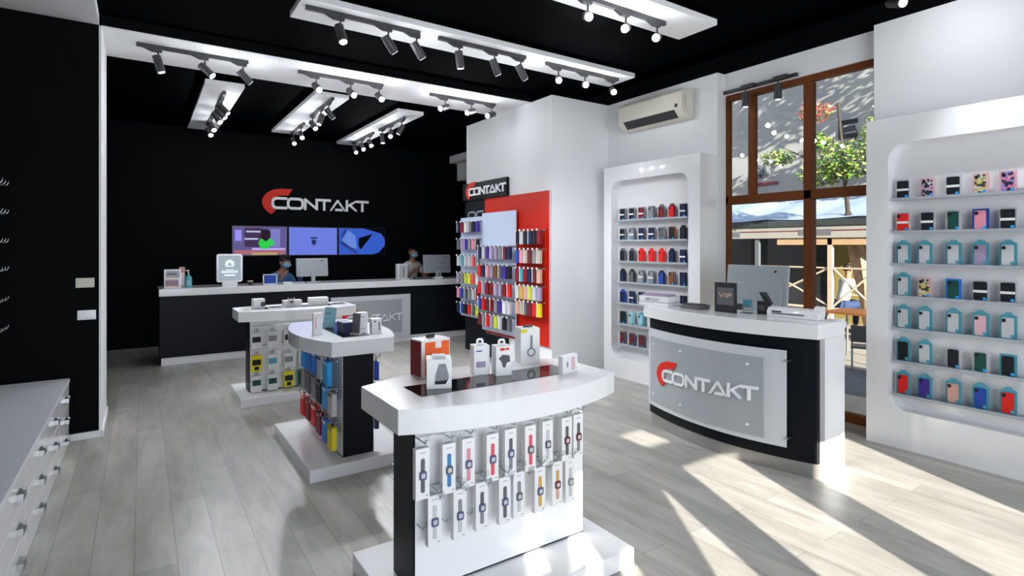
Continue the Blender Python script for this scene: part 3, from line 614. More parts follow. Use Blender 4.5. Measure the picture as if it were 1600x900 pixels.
MB().box(-0.055, -0.02, -0.0517, -0.0502, 0.175, 0.195, COL['yellow']).build('yellow_corner', o, label='yellow printed corner')
b = MB()
for k in range(10):
    a0, a1 = 2 * PI * k / 10, 2 * PI * (k + 1) / 10
    b.tube((0.005 + 0.022 * math.cos(a0), -0.052, 0.065 + 0.022 * math.sin(a0)), (0.005 + 0.022 * math.cos(a1), -0.052, 0.065 + 0.022 * math.sin(a1)), 0.004, COL['grey'], n=6)
b.box(0.0, 0.012, -0.054, -0.051, 0.09, 0.16, COL['grey']); b.build('headphone_picture', o)
MB().box(-0.025, 0.03, -0.006, 0.006, 0.2, 0.212, black_plastic).build('carry_loop', o)
o = carton('phone_box', 'flat white phone box standing at the right end of the nearest stand', 'box', 0.135, 0.03, 0.095, white_card, (1.85, 2.235, TZ), 0.28)
b = MB(); b.prism(rrect(0.03, 0.015, 0.082, 0.008, cx=0.025), -0.0168, -0.0152, COL['palepink'], axis='y'); b.prism(rrect(0.014, 0.035, 0.065, 0.004, cx=-0.028), -0.0168, -0.0152, COL['lilac'], axis='y'); b.build('phone_picture', o)

# ------------------------------------------------------------------ things on the middle stand
o = thing('earphone_box', 'slim upright white box at the left of the sideways stand', 'box', (1.09, 4.23, TZ), 0.1)
MB().box(-0.035, 0.035, -0.012, 0.012, 0, 0.165, white_card).build('carton', o, bevel=0.002)
MB().box(-0.018, -0.014, -0.0136, -0.0122, 0.05, 0.14, COL['rose']).box(0.0, 0.006, -0.0136, -0.0122, 0.14, 0.15, COL['rose']).build('red_print', o)
o = thing('phone_stand', 'teal smartphone leaning on a stand on the sideways display stand', 'phone', (1.245, 4.50, TZ + .002), -0.3)
b = MB(); b.T = Matrix.Rotation(-0.16, 4, 'X') @ Matrix.Rotation(0.12, 4, 'Y'); b.box(-0.045, 0.045, -0.012, 0.0, 0.006, 0.17, teal_plastic); b.build('phone', o, bevel=0.004)
b = MB(); b.T = Matrix.Rotation(0.2, 4, 'X'); b.box(-0.02, 0.02, 0.03, 0.036, 0.0, 0.12, black_plastic); b.T = Matrix.Identity(4); b.box(-0.03, 0.03, -0.02, 0.05, 0, 0.006, black_plastic); b.build('support', o)
o = carton('phone_box', 'small dark blue box lying behind the upright phone on the sideways stand', 'box', 0.07, 0.16, 0.085, COL['navy'], (1.29, 4.22, TZ + .002), 0.0)
o = thing('phone_display', 'dark phone held upright edge-on by a white stand', 'phone', (1.335, 4.10, TZ + .002), -1.0)
b = MB(); b.T = Matrix.Rotation(-0.1, 4, 'X'); b.box(-0.035, 0.035, -0.005, 0.004, 0.006, 0.155, COL['strapgrey']); b.build('phone', o, bevel=0.003)
MB().box(-0.04, 0.04, -0.015, 0.03, 0, 0.008, white_gloss).build('support', o)
o = carton('phone_box', 'tall white phone box standing in the middle of the sideways stand', 'box', 0.075, 0.05, 0.155, white_card, (1.40, 4.15, TZ + .002), 0.1)
front_words(o, COL['grey'], -0.0252, [(-0.02, 0.01, 0.12, 0.125), (-0.02, 0.02, 0.03, 0.034)])
o = carton('earbud_box', 'small white earbud box with black side marks on the sideways stand', 'box', 0.075, 0.07, 0.115, white_card, (1.475, 4.06, TZ), -0.1)
MB().box(-0.0392, -0.0378, -0.02, -0.005, 0.05, 0.08, black_plastic).box(0.015, 0.022, -0.0365, -0.0352, 0.03, 0.09, black_plastic).box(-0.02, -0.005, -0.0365, -0.0352, 0.09, 0.10, black_plastic).build('black_mark', o)

# ------------------------------------------------------------------ things on the far stand
o = carton('camera_box', 'white camera box at the left end of the farthest stand', 'box', 0.11, 0.09, 0.105, white_card, (1.03, 6.38, TZ), 0.1)
MB().tube((0.035, -0.046, 0.05), (0.035, -0.075, 0.05), 0.024, black_plastic, n=16).build('camera_lens', o)
o = carton('camera_box', 'white box with a small drone camera on the middle of the farthest stand', 'box', 0.19, 0.10, 0.07, white_card, (1.38, 6.42, TZ), 0.0)
b = MB(); b.ball((-0.02, -0.056, 0.06), 0.028, COL['palegrey']); b.tube((-0.02, -0.08, 0.06), (-0.02, -0.088, 0.06), 0.014, black_plastic, n=12); b.tube((-0.05, -0.05, .02), (-0.05, -0.05, .10), .006, COL['palegrey'], n=6); b.tube((0.01, -0.05, .02), (0.01, -0.05, .10), .006, COL['palegrey'], n=6); b.build('camera', o)
o = carton('router_box', 'low white box at the right of the farthest stand', 'box', 0.20, 0.12, 0.085, white_card, (1.66, 6.42, TZ), 0.0)
for x, lb in ((1.20, 'dark tablet lying flat beside the leftmost camera box'), (1.86, 'dark tablet lying flat at the right end of the farthest stand')):
    o = thing('tablet', lb, 'tablet', (x, 6.33, TZ), 0); MB().box(-0.08, 0.08, -0.06, 0.06, 0, 0.012, COL['palegrey']).build('body', o, bevel=0.003); MB().box(-0.072, 0.072, -0.052, 0.052, 0.012, 0.0128, black_glass).build('screen', o)

# ------------------------------------------------------------------ back counter
bc = thing('service_counter', 'long black service counter with a white top across the back of the shop', 'counter', (0.20, 8.73, 0))
Lc = 4.85
MB().box(0, Lc, 0.02, 0.62, 0.10, 0.93, black_gloss).build('counter_body', bc, bevel=0.003)
MB().box(0.02, Lc, 0.03, 0.60, 0, 0.10, white_gloss).build('plinth', bc)
MB().box(-0.01, Lc, -0.03, 0.66, 0.93, 1.03, white_gloss).build('countertop', bc, bevel=0.006)
fb = MB(); fb.box(2.25, 3.575, -0.012, 0.018, 0.10, 0.80, frost_edge).build('panel_frame', bc)
MB().box(2.33, 3.42, -0.020, -0.013, 0.17, 0.72, frost).build('logo_panel', bc)
logo(bc, lambda u, v, w: (2.33 - 0.05 + 0.2 + u * 0.105, -0.021 - w * 0.5, 0.37 + v * 0.125), wd=0.16)

# back wall logo and screens
lg = thing('wall_logo', 'white and red shop logo lettering on the black back wall', 'sign', (1.90, 10.5, 2.26))
logo(lg, lambda u, v, w: (u * 0.192, -0.04 - w * 1.2, v * 0.215), d=0.025, wd=0.23)
MB().box(0.1, 1.5, -0.03, 0, 0.05, 0.15, black_wall).build('mounting_rail', lg)
def em(name, c, s=1.0):
    m = mat('screen_' + name, c, 0.4, emit=s, noise=0, spec=.1)
    m.node_tree.nodes['Principled BSDF'].inputs['Base Color'].default_value = (c[0] * .05, c[1] * .05, c[2] * .05, 1); return m
def tv(x0, x1, label, scr, pics):
    r = thing('wall_television', label, 'television', ((x0 + x1) / 2, 10.5, 1.43), 0, 'wall televisions'); w = x1 - x0
    MB().box(-w / 2 + .003, w / 2 - .003, -0.05, 0, 0, 0.53, black_plastic).build('housing', r, bevel=0.004)
    s = MB().box(-w / 2 + 0.018, w / 2 - 0.018, -0.052, -0.0505, 0.018, 0.512, scr).build('screen', r)
    b = MB()
    for i, (m, pts) in enumerate(pics): b.prism([(px * w - w / 2, pz * 0.53) for px, pz in pts], -0.0535 - .0006 * i, -0.0522 - .0006 * i, m, axis='y')
    if pics: b.build('screen_picture', s)
    return r
def R4(a, b_, c, d): return [(a, c), (b_, c), (b_, d), (a, d)]
tv(1.27, 2.175, 'left wall television showing a person in green', em('dusk', (0.13, 0.11, 0.30), .8),
   [(em('room', (0.06, 0.03, 0.09), .8), R4(.22, .55, .3, .92)), (em('lilac', (0.22, 0.22, 0.6), .8), R4(.68, .86, .3, .9)), (em('violet', (0.30, 0.25, 0.8)), R4(.06, .17, .5, .85)), (em('rug', (0.35, 0.12, 0.15)), R4(.05, .95, .06, .2)),
    (em('tan', (0.45, 0.3, 0.15)), R4(.35, .8, .04, .12)), (em('desk', (0.45, 0.35, 0.8)), R4(.35, .95, .2, .27)), (em('green', (0.02, 0.55, 0.06)), [(.46, .42), (.52, .24), (.63, .24), (.68, .35), (.75, .38), (.74, .5), (.66, .6), (.5, .58)]),
    (em('hair', (0.03, 0.01, 0.03), .5), [(.5, .6), (.52, .85), (.6, .9), (.68, .82), (.68, .62), (.6, .48)]), (em('text', (0.5, 0.5, 0.75)), R4(.25, .5, .78, .83)), (em('text', (0.5, 0.5, 0.75)), R4(.22, .46, .54, .59))])
tv(2.18, 3.065, 'middle wall television with a plain lilac blue screen and small dark emblem', em('periwinkle', (0.15, 0.20, 0.72), 0.9),
   [(em('emblem', (0.03, 0.05, 0.2), .5), R4(.44, .57, .58, .64)), (em('emblem', (0.03, 0.05, 0.2), .5), [(.46, .55), (.46, .42), (.505, .35), (.55, .42), (.55, .55)])])
tv(3.07, 4.0, 'right wall television showing a blue picture with black shapes', em('deepblue', (0.04, 0.12, 0.62), .8),
   [(em('black', (0.003, 0.004, 0.02), .2), [(.42, .35), (.42, .62), (.72, .78), (.6, .5), (.46, .2)]), (em('black', (0.003, 0.004, 0.02), .2), [(.5, .98), (.98, .98), (.98, .6), (.9, .8)]), (em('black', (0.003, 0.004, 0.02), .2), [(.7, .02), (.98, .02), (.98, .35), (.85, .1)]), (em('ice', (0.12, 0.22, 0.62)), [(.05, .45), (.2, .9), (.35, .7), (.38, .25), (.2, .3)]),
    (em('navy', (0.02, 0.04, 0.2)), [(.03, .55), (.1, .5), (.4, .1), (.36, .06), (.05, .4)]), (em('navy', (0.02, 0.04, 0.2)), [(.08, .62), (.18, .92), (.14, .93), (.05, .7)])])

# things on the back counter
CT = 1.03
o = thing('brochure_stand', 'white framed brochure stand at the left end of the back counter', 'brochure stand', (0.36, 9.02, CT))
MB().box(-0.10, 0.10, -0.05, 0.05, 0, 0.015, white_gloss).box(-0.10, 0.10, 0.0, 0.012, 0.015, 0.25, white_gloss).build('holder', o)
MB().box(-0.085, 0.085, -0.004, -0.001, 0.13, 0.235, COL['palegrey']).box(-0.07, 0.05, -0.0055, -0.0042, 0.17, 0.20, COL['grey']).build('printed_sheet', o)
MB().box(-0.085, 0.07, -0.03, -0.012, 0.015, 0.11, COL['peach']).box(-0.085, 0.07, -0.034, -0.0305, 0.04, 0.09, COL['lilac']).build('leaflets', o)
o = carton('upright_leaflet_box', 'tall thin pink and white box beside the sanitizer bottle', 'box', 0.07, 0.05, 0.28, COL['peach'], (0.475, 9.06, CT), 0)
MB().box(-0.028, 0.028, -0.027, -0.0255, 0.02, 0.2, white_card).build('printed_front', o)
o = thing('sanitizer_bottle', 'turquoise pump bottle of hand sanitizer on the back counter', 'bottle', (0.545, 8.93, CT))
MB().lathe([(0.042, 0), (0.045, 0.01), (0.045, 0.12), (0.036, 0.15), (0.014, 0.17), (0.014, 0.185)], mat('turquoise_plastic', (0.08, 0.48, 0.50), 0.3), n=18).build('bottle_body', o)
MB().tube((0, 0, 0.185), (0, 0, 0.23), 0.008, white_card, n=10).box(-0.035, 0.012, -0.008, 0.008, 0.225, 0.24, white_card).build('pump', o)
MB().box(-0.028, 0.028, -0.0475, -0.0445, 0.03, 0.10, COL['paleteal']).build('bottle_label', o)
o = thing('lightbox_sign', 'white illuminated counter sign with a petal emblem on the back counter', 'sign', (1.07, 9.02, CT))
MB().box(-0.10, 0.10, -0.05, 0.05, 0, 0.05, white_gloss).build('foot', o, bevel=0.004)
b = MB(); b.prism(rrect(0.34, 0.05, 0.46, 0.03), -0.025, 0.025, white_gloss, axis='y'); b.build('frame', o)
b = MB(); b.prism(rrect(0.29, 0.075, 0.435, 0.02), -0.027, -0.0255, em('lightbox', (0.42, 0.5, 0.58), 0.75), axis='y'); lp = b.build('lit_panel', o)
b = MB(); lw = em('lightbox_white', (0.75, 0.9, 1.0), 1.2)
for k in range(6):
    a = math.radians(-8 + 196 * k / 5); u, v = math.cos(a), math.sin(a)
    b.prism([(0.012 * u, 0.315 + 0.012 * v), (0.05 * u - 0.017 * v, 0.315 + 0.05 * v + 0.017 * u), (0.068 * u, 0.315 + 0.068 * v), (0.05 * u + 0.017 * v, 0.315 + 0.05 * v - 0.017 * u)], -0.0295, -0.0275, lw, axis='y')
for (x, z, hh) in ((0.05, 0.275, .012), (0.05, 0.225, 0.008), (0.11, 0.205, 0.01), (0.11, 0.185, 0.01), (0.07, 0.14, 0.02)): b.box(-x, x, -0.0295, -0.0275, z, z + hh, lw)
b.build('emblem_and_words', lp)
o = thing('coffee_cup', 'small dark cup with a pale lid on the back counter', 'cup', (1.335, 8.93, CT))
MB().lathe([(0.028, 0), (0.038, 0.05)], black_plastic, n=16).build('cup_body', o); MB().lathe([(0.041, 0.05), (0.041, 0.06), (0.03, 0.066)], COL['beige'], n=16).build('lid', o)
o = thing('picture_stand', 'small white framed stand with a blue card on the back counter', 'stand', (1.61, 8.95, CT))
b = MB()
for r in ((-0.1, -0.085, 0, 0.15), (0.085, 0.1, 0, 0.15), (-0.1, 0.1, 0.14, 0.152), (-0.1, 0.1, 0, 0.012)): b.box(r[0], r[1], -0.012, 0.012, r[2], r[3], white_gloss)
b.build('frame', o); MB().box(-0.072, 0.072, -0.004, 0.004, 0.012, 0.135, COL['royal']).build('blue_card', o, label='dark blue card')
def monitor(label, loc, rz, w=0.5, h=0.30, back=silver, tilt=0.0):
    r = thing('computer_monitor', label, 'monitor', loc, rz)
    b = MB(); b.T = Matrix.Translation((0, 0, 0.09)) @ Matrix.Rotation(tilt, 4, 'X')
    b.box(-w / 2, w / 2, -0.02, 0.015, 0, h, back); b.build('screen_housing', r, bevel=0.008)
    b = MB(); b.T = Matrix.Translation((0, 0, 0.09)) @ Matrix.Rotation(tilt, 4, 'X'); b.box(-w / 2 + .015, w / 2 - .015, 0.0155, 0.018, 0.02, h - .015, black_glass); b.build('screen', r)
    b = MB(); b.T = Matrix.Translation((0, 0, 0.09)) @ Matrix.Rotation(tilt, 4, 'X'); b.box(-w * .42, w * .42, -0.032, -0.02, 0.0, h * .55, back); b.tube((w * .3, -0.0205, h * .85), (w * .3, -0.0225, h * .85), .012, black_plastic, n=12); b.build('rear_cover', r, bevel=0.004)
    MB().box(-0.03, 0.03, -0.05, -0.034, 0, 0.16, back).build('stand_neck', r)
    MB().box(-0.11, 0.11, -0.09, 0.07, 0, 0.012, back).build('stand_foot', r, bevel=0.003)
    return r
monitor('silver monitor seen from behind beside the seated clerk in blue', (2.27, 9.12, CT), 0.06, 0.50, 0.29, tilt=-0.1)
monitor('silver monitor seen from behind at the right of the clerk in white', (4.47, 9.12, CT), -0.1, 0.52, 0.33, tilt=-0.1)
o = thing('keyboard', 'pale keyboard lying on the back counter left of the silver monitor', 'keyboard', (1.95, 8.98, CT)); MB().box(-0.16, 0.16, -0.06, 0.06, 0, 0.018, COL['palegrey']).build('body', o, bevel=0.004); MB().box(-0.15, 0.15, -0.05, 0.05, 0.018, 0.024, COL['grey']).build('keys', o)
o = carton('small_white_box', 'small white card box in front of the clerk in blue', 'box', 0.13, 0.06, 0.035, white_card, (1.84, 8.86, CT), 0)
o = thing('document_stand', 'upright white document holder left of the clerk in white', 'stand', (3.74, 8.98, CT))
MB().box(-0.11, 0.11, -0.05, 0.06, 0, 0.02, white_gloss).box(-0.11, -0.075, -0.05, 0.06, 0.02, 0.27, white_gloss).box(-0.11, 0.11, 0.03, 0.06, 0.02, 0.27, white_gloss).build('holder', o, bevel=0.003)
MB().box(-0.06, 0.10, 0.022, 0.0285, 0.02, 0.25, COL['palegrey']).box(0.02, 0.05, 0.018, 0.0215, 0.05, 0.2, COL['grey']).build('papers', o)
o = thing('keyboard', 'dark keyboard lying in front of the clerk in white', 'keyboard', (4.12, 8.98, CT)); MB().box(-0.16, 0.16, -0.06, 0.06, 0, 0.02, black_plastic).build('body', o, bevel=0.004); MB().box(-0.15, 0.15, -0.05, 0.05, 0.02, 0.026, COL['grey']).build('keys', o)
o = thing('card_terminal', 'white card terminal with an arched cable under the right silver monitor', 'card terminal', (4.40, 8.92, CT)); MB().box(-0.05, 0.05, -0.07, 0.07, 0, 0.035, white_gloss).build('body', o, bevel=0.005)
b = MB()
for k in range(8):
    a0, a1 = PI * k / 8, PI * (k + 1) / 8; b.tube((0.05 * math.cos(a0), 0, 0.035 + 0.10 * math.sin(a0)), (0.05 * math.cos(a1), 0, 0.035 + 0.10 * math.sin(a1)), 0.006, white_card, n=6)
b.build('cable_loop', o)

# ------------------------------------------------------------------ people
def skin_mesh(name, joints, edges, m, parent=None, sub=2):
    me = bpy.data.meshes.new(name); keys = list(joints)
    me.from_pydata([joints[k][:3] for k in keys], [(keys.index(a), keys.index(b_)) for a, b_ in edges], [])
    o = bpy.data.objects.new(name + '_tmp', me); C.objects.link(o)
    md = o.modifiers.new('s', 'SKIN'); md.use_smooth_shade = True
    for k, v in zip(keys, me.skin_vertices[0].data): r = joints[k][3]; v.radius = r if isinstance(r, tuple) else (r, r)
    me.skin_vertices[0].data[0].use_root = True
    ss = o.modifiers.new('u', 'SUBSURF'); ss.levels = sub; ss.render_levels = sub
    dg = bpy.context.evaluated_depsgraph_get(); ev = bpy.data.meshes.new_from_object(o.evaluated_get(dg))
    bpy.data.objects.remove(o); ev.materials.clear(); ev.materials.append(m)
    for p in ev.polygons: p.use_smooth = True; p.material_index = 0
    n = bpy.data.objects.new(name, ev); C.objects.link(n)
    if parent: n.parent = parent
    return n
def person(label, loc, rz, shirt, trousers, skn, hair_style, seated=True, scale=1.0, arms=((0.30, -0.28, 0.02), (0.30, -0.28, 0.02)), lean=0.12, head_tilt=(0, 0), mask=True, seat_z=0.62, sleeve_long=False, shirt_print=None):
    """local: faces -y, origin on the ground under the hips; hips at seat_z"""
    root = thing('person', label, 'person', loc, rz)
    hz = seat_z + 0.10 if seated else 0.93
    J = {}; E = []
    J['pelvis'] = (0, 0, hz, (0.14, 0.105)); J['waist'] = (0, -lean * .35, hz + 0.17, (0.125, 0.095)); J['chest'] = (0, -lean * .8, hz + 0.36, (0.150, 0.105)); J['neck0'] = (0, -lean, hz + 0.49, (0.075, 0.065))
    J['neck'] = (0, -lean * 1.1, hz + 0.55, 0.048); hx, hy = head_tilt
    hc = Vector((hx, -lean * 1.1 - 0.02 - hy, hz + 0.68))
    J['head0'] = (hc.x * .5, hc.y + 0.01, hz + 0.60, 0.055); J['head'] = (hc.x, hc.y, hc.z, (0.078, 0.09)); J['crown'] = (hc.x, hc.y + 0.01, hc.z + 0.055, (0.07, 0.082))
    E += [('pelvis', 'waist'), ('waist', 'chest'), ('chest', 'neck0'), ('neck0', 'neck'), ('neck', 'head0'), ('head0', 'head'), ('head', 'crown')]
    cloth = {}
    for s, n in ((-1, 'l'), (1, 'r')):
        a = arms[0 if s < 0 else 1]
        sh = (s * 0.165, -lean * .95, hz + 0.43); el = (s * 0.25, -lean * .9 - 0.10, hz + 0.19); wr = (s * a[0] * .7, -lean - abs(a[1]), hz + 0.14 + a[2])
        J['sh' + n] = sh + (0.058,); J['el' + n] = el + (0.042,); J['wr' + n] = wr + (0.028,)
        E += [('neck0', 'sh' + n), ('sh' + n, 'el' + n), ('el' + n, 'wr' + n)]
        d = (Vector(wr) - Vector(el)).normalized(); up = Vector((0, 0, 1)); side = d.cross(up).normalized() * -s   # towards the body centre = thumb side
        palm = Vector(wr) + d * 0.07
        J['pa' + n] = tuple(palm) + ((0.034, 0.016),); E.append(('wr' + n, 'pa' + n))
        for k, (off, ln) in enumerate(((-0.027, 0.055), (-0.009, 0.07), (0.009, 0.075), (0.026, 0.068))):
            kn = palm + side * off + d * 0.025; f1 = kn + d * ln * .55 - up * 0.008; f2 = kn + d * ln - up * 0.026
            J['k%d%s' % (k, n)] = tuple(kn) + (0.0095,); J['f%d%s' % (k, n)] = tuple(f1) + (0.0085,); J['t%d%s' % (k, n)] = tuple(f2) + (0.0075,)
            E += [('pa' + n, 'k%d%s' % (k, n)), ('k%d%s' % (k, n), 'f%d%s' % (k, n)), ('f%d%s' % (k, n), 't%d%s' % (k, n))]
        tb = Vector(wr) + d * 0.03 + side * 0.035 - up * 0.006; tt = tb + d * 0.045 + side * 0.02
        J['tb' + n] = tuple(tb) + (0.011,); J['tt' + n] = tuple(tt) + (0.009,); E += [('wr' + n, 'tb' + n), ('tb' + n, 'tt' + n)]
        if seated:
            kn_ = (s * 0.14, -0.42, hz + 0.02); an = (s * 0.14, -0.40, 0.10 if seat_z < 0.5 else 0.30)
        else: kn_ = (s * 0.11, -0.03, 0.50); an = (s * 0.12, 0.0, 0.10)
        J['hip' + n] = (s * 0.09, -0.01, hz - 0.02, 0.095); J['kn' + n] = kn_ + (0.062,); J['an' + n] = an + (0.042,); J['he' + n] = (an[0], an[1] + 0.02, an[2] - 0.06, 0.04); J['toe' + n] = (an[0], an[1] - 0.16, an[2] - 0.07, (0.042, 0.028))
        E += [('pelvis', 'hip' + n), ('hip' + n, 'kn' + n), ('kn' + n, 'an' + n), ('an' + n, 'he' + n), ('he' + n, 'toe' + n)]
    skin_mesh('body', J, E, skn, root)
    g = lambda k, e: J[k][:3] + ((tuple(v + e for v in J[k][3]) if isinstance(J[k][3], tuple) else J[k][3] + e),)
    T = {k: g(k, 0.014) for k in ('pelvis', 'waist', 'chest', 'neck0', 'shl', 'shr')}; TE = [('pelvis', 'waist'), ('waist', 'chest'), ('chest', 'neck0'), ('neck0', 'shl'), ('neck0', 'shr')]
    for n in 'lr':
        q = Vector(J['sh' + n][:3]).lerp(Vector(J['el' + n][:3]), 1.0 if sleeve_long else 0.62)
        T['sl' + n] = tuple(q) + ((0.052 if sleeve_long else 0.062),); TE.append(('sh' + n, 'sl' + n))
        if sleeve_long: w_ = Vector(J['el' + n][:3]).lerp(Vector(J['wr' + n][:3]), 0.9); T['cu' + n] = tuple(w_) + (0.038,); TE.append(('sl' + n, 'cu' + n))
    sh_o = skin_mesh('shirt', T, TE, shirt, root)
    if shirt_print: MB().box(-0.07, 0.09, J['chest'][1] - 0.128, J['chest'][1] - 0.118, J['chest'][2] + .0, J['chest'][2] + 0.02, COL['red']).build('printed_logo', sh_o)
    P = {k: g(k, 0.012) for k in ('pelvis', 'hipl', 'hipr', 'knl', 'knr', 'anl', 'anr')}
    skin_mesh('trousers', P, [('pelvis', 'hipl'), ('pelvis', 'hipr'), ('hipl', 'knl'), ('hipr', 'knr'), ('knl', 'anl'), ('knr', 'anr')], trousers, root)
    f = MB(); y = hc.y; 
    for s in (-1, 1):
        f.ball((hc.x + s * 0.03, y - 0.082, hc.z + 0.008), (0.014, 0.008, 0.008), COL['white'], 8, 6); f.ball((hc.x + s * 0.03, y - 0.088, hc.z + 0.008), 0.005, COL['black'], 8, 6)
        f.ball((hc.x + s * 0.082, y + 0.005, hc.z - 0.005), (0.012, 0.02, 0.03), skn, 8, 6); f.box(hc.x + s * 0.03 - .016, hc.x + s * .03 + .016, y - 0.090, y - 0.082, hc.z + 0.024, hc.z + 0.03, hair_m)
    f.ball((hc.x, y - 0.093, hc.z - 0.018), (0.013, 0.02, 0.022), skn, 8, 6); f.ball((hc.x, y - 0.082, hc.z - 0.052), (0.024, 0.01, 0.007), COL['rose'], 8, 6)
    f.build('face_features', root)
    if mask:
        k = MB(); k.ball((hc.x, y - 0.045, hc.z - 0.045), (0.072, 0.068, 0.050), mask_blue); k.build('face_mask', root, label='blue surgical face mask')
    h = MB()
    if hair_style == 'short': h.ball((hc.x, y + 0.022, hc.z + 0.045), (0.088, 0.098, 0.082), hair_m); h.ball((hc.x, y - 0.05, hc.z + 0.095), (0.06, 0.045, 0.03), hair_m)
    else: h.ball((hc.x, y + 0.04, hc.z + 0.02), (0.084, 0.075, 0.07), hair_m)
    h.build('hair', root)
    root.scale = (scale,) * 3
    return root
def stool(label, loc, z):
    r = thing('office_stool', label, 'stool', loc); MB().lathe([(0.17, z - 0.06), (0.19, z - 0.04), (0.19, z - 0.01), (0.16, z)], black_plastic).build('seat', r)
    MB().tube((0, 0, 0.03), (0, 0, z - 0.06), 0.025, chrome).build('post', r); MB().lathe([(0.22, 0), (0.22, 0.015), (0.04, 0.04)], chrome).build('foot', r)
stool('black stool behind the back counter under the clerk in blue', (1.80, 9.94, 0), 0.56); stool('black stool behind the back counter under the clerk in white', (4.28, 9.97, 0), 0.70)
person('clerk in a blue top and blue mask bent over the back counter beside a monitor', (1.80, 9.92, 0), 0.35, shirt_blue, denim, skin, 'short', seat_z=0.56, lean=0.30, head_tilt=(0.02, 0.03), sleeve_long=True, arms=((0.25, -0.32, 0.33), (0.25, -0.30, 0.34)))
person('clerk in a white printed T-shirt and blue mask behind the right monitor', (4.28, 9.95, 0), 0.25, shirt_white, denim, skin_dark, 'bald', seat_z=0.70, lean=0.10, shirt_print=True, arms=((0.30, -0.30, 0.19), (0.28, -0.28, 0.19)))

# ------------------------------------------------------------------ pillar display (plane x = 4.18, facing -x)
PX = 4.176
rb = thing('red_display_board', 'tall glossy red board on the left face of the white pillar', 'display board', (PX, 5.38, 0.36)); MB().box(-0.02, 0, 0, 1.53, 0, 1.93, red_gloss).build('panel', rb); MB().box(-0.021, 0, -0.008, 0, 0, 1.93, COL['palepink']).build('edge_strip', rb)
bp_ = thing('black_display_board', 'tall black board at the rear edge of the pillar under the logo sign', 'display board', (PX, 6.91, 0.02)); MB().box(-0.018, 0, 0, 0.59, 0, 2.27, black_gloss).build('panel', bp_)
MB().box(-0.03, 0, -0.6, 0.0, 0, 0.32, black_gloss).build('low_panel', bp_)
sg = thing('logo_sign', 'black sign with the small red and white shop logo on the pillar', 'sign', (PX, 6.30, 2.30)); MB().box(-0.05, 0, 0, 1.22, 0, 0.25, black_gloss).build('sign_box', sg)
logo(sg, lambda u, v, w: (-0.051 - w * .6, 1.02 - u * 0.112, 0.055 + v * 0.12), wd=0.26)
b = MB(); fnl = lambda u, v, w: (-0.0185 - w * .3, 0.50 - u * 0.15, 1.98 + v * 0.13); word(b, 'OC', fnl, COL['grey'], wd=0.2, gap=0.1); b.build('painted_reflection', bp_)  # reflection of the sign in the black board, modelled as grey letters
def rack(label, y0, y1, z0, z1, x, rowz, n, board, pal, gname, w=0.062, h=0.15, extra=None):
    r = thing('hook_rack', label, 'hook rack', (x, y0, z0)); MB().box(-0.015, 0, 0, y1 - y0, 0, z1 - z0, board).build('back_board', r)
    for k, z in enumerate(rowz):
        b = MB(); b.box(-0.035, -0.015, 0.0, y1 - y0, z - z0 - 0.006, z - z0 + 0.008, chrome); b.build('hook_bar', r)
        for c in range(n):
            yy = y1 - (y1 - y0) * (c + 0.5) / n
            q = MB(); q.tube((-0.035, yy - y0, z - z0), (-0.12, yy - y0, z - z0), 0.003, chrome, n=5); q.box(-0.124, -0.120, yy - y0 - 0.014, yy - y0 + .014, z - z0 - .005, z - z0 + .02, white_card); q.build('hook', r)
            col = pal[(k * 7 + c * 3 + (c * k) % 5) % len(pal)] if not (extra and (k, c) in extra) else extra[(k, c)]
            o = hang_box('hanging_case', '%s case, %s, %s row of the %s' % (CN.get(col, col), POSN[c], ORD[k], gname), 'phone case', 'cases hanging on the ' + gname, w, h, 0.035, COL[col], None, tab=False, at=(x - 0.065, yy, z - 0.008), rz=-PI / 2)
            if (c + k) % 3 == 0: MB().box(-w * .5, -w * .32, -0.0365, -0.0352, -h, 0, white_card).build('white_edge', o)
    return r
CN.update(strapgrey='dark grey', rose='rose red', lime='lime green', lilac='lilac')
palL = ['navy', 'lilac', 'black', 'darkred', 'palegrey', 'purple', 'white', 'strapgrey', 'pink', 'grey']
rack('white hook rack at the rear edge of the pillar with rows of cases', 6.93, 7.62, 0.53, 2.04, 4.16, [1.97, 1.71, 1.46, 1.20, 0.97, 0.74], 6, pale_blue_board, palL, 'rear pillar rack', w=0.075, extra={(3, 2): 'lime', (3, 3): 'yellow', (3, 1): 'grey', (3, 4): 'rose', (5, 3): 'red', (5, 5): 'lime', (1, 4): 'pink', (2, 4): 'rose', (2, 1): 'teal', (5, 0): 'navy', (5, 1): 'royal', (5, 2): 'black', (4, 1): 'royal', (4, 4): 'palegrey'})
palM = ['black', 'navy', 'strapgrey', 'palegrey', 'darkred', 'grey', 'purple', 'red', 'maroon', 'lilac']
rack('pale blue board with hook rows of cases in front of the red board', 6.05, 6.92, 0.40, 2.08, 4.13, [1.60, 1.34, 1.10, 0.87, 0.65], 8, pale_blue_board, palM, 'middle pillar rack', w=0.078, h=0.165, extra={(4, 4): 'lime', (2, 0): 'red', (2, 7): 'red', (1, 2): 'pink', (3, 0): 'royal', (0, 4): 'lilac', (1, 4): 'brown', (0, 0): 'navy', (3, 6): 'white'})
palR = ['black', 'palegrey', 'navy', 'grey', 'darkred', 'beige', 'pink', 'strapgrey', 'peach', 'maroon']
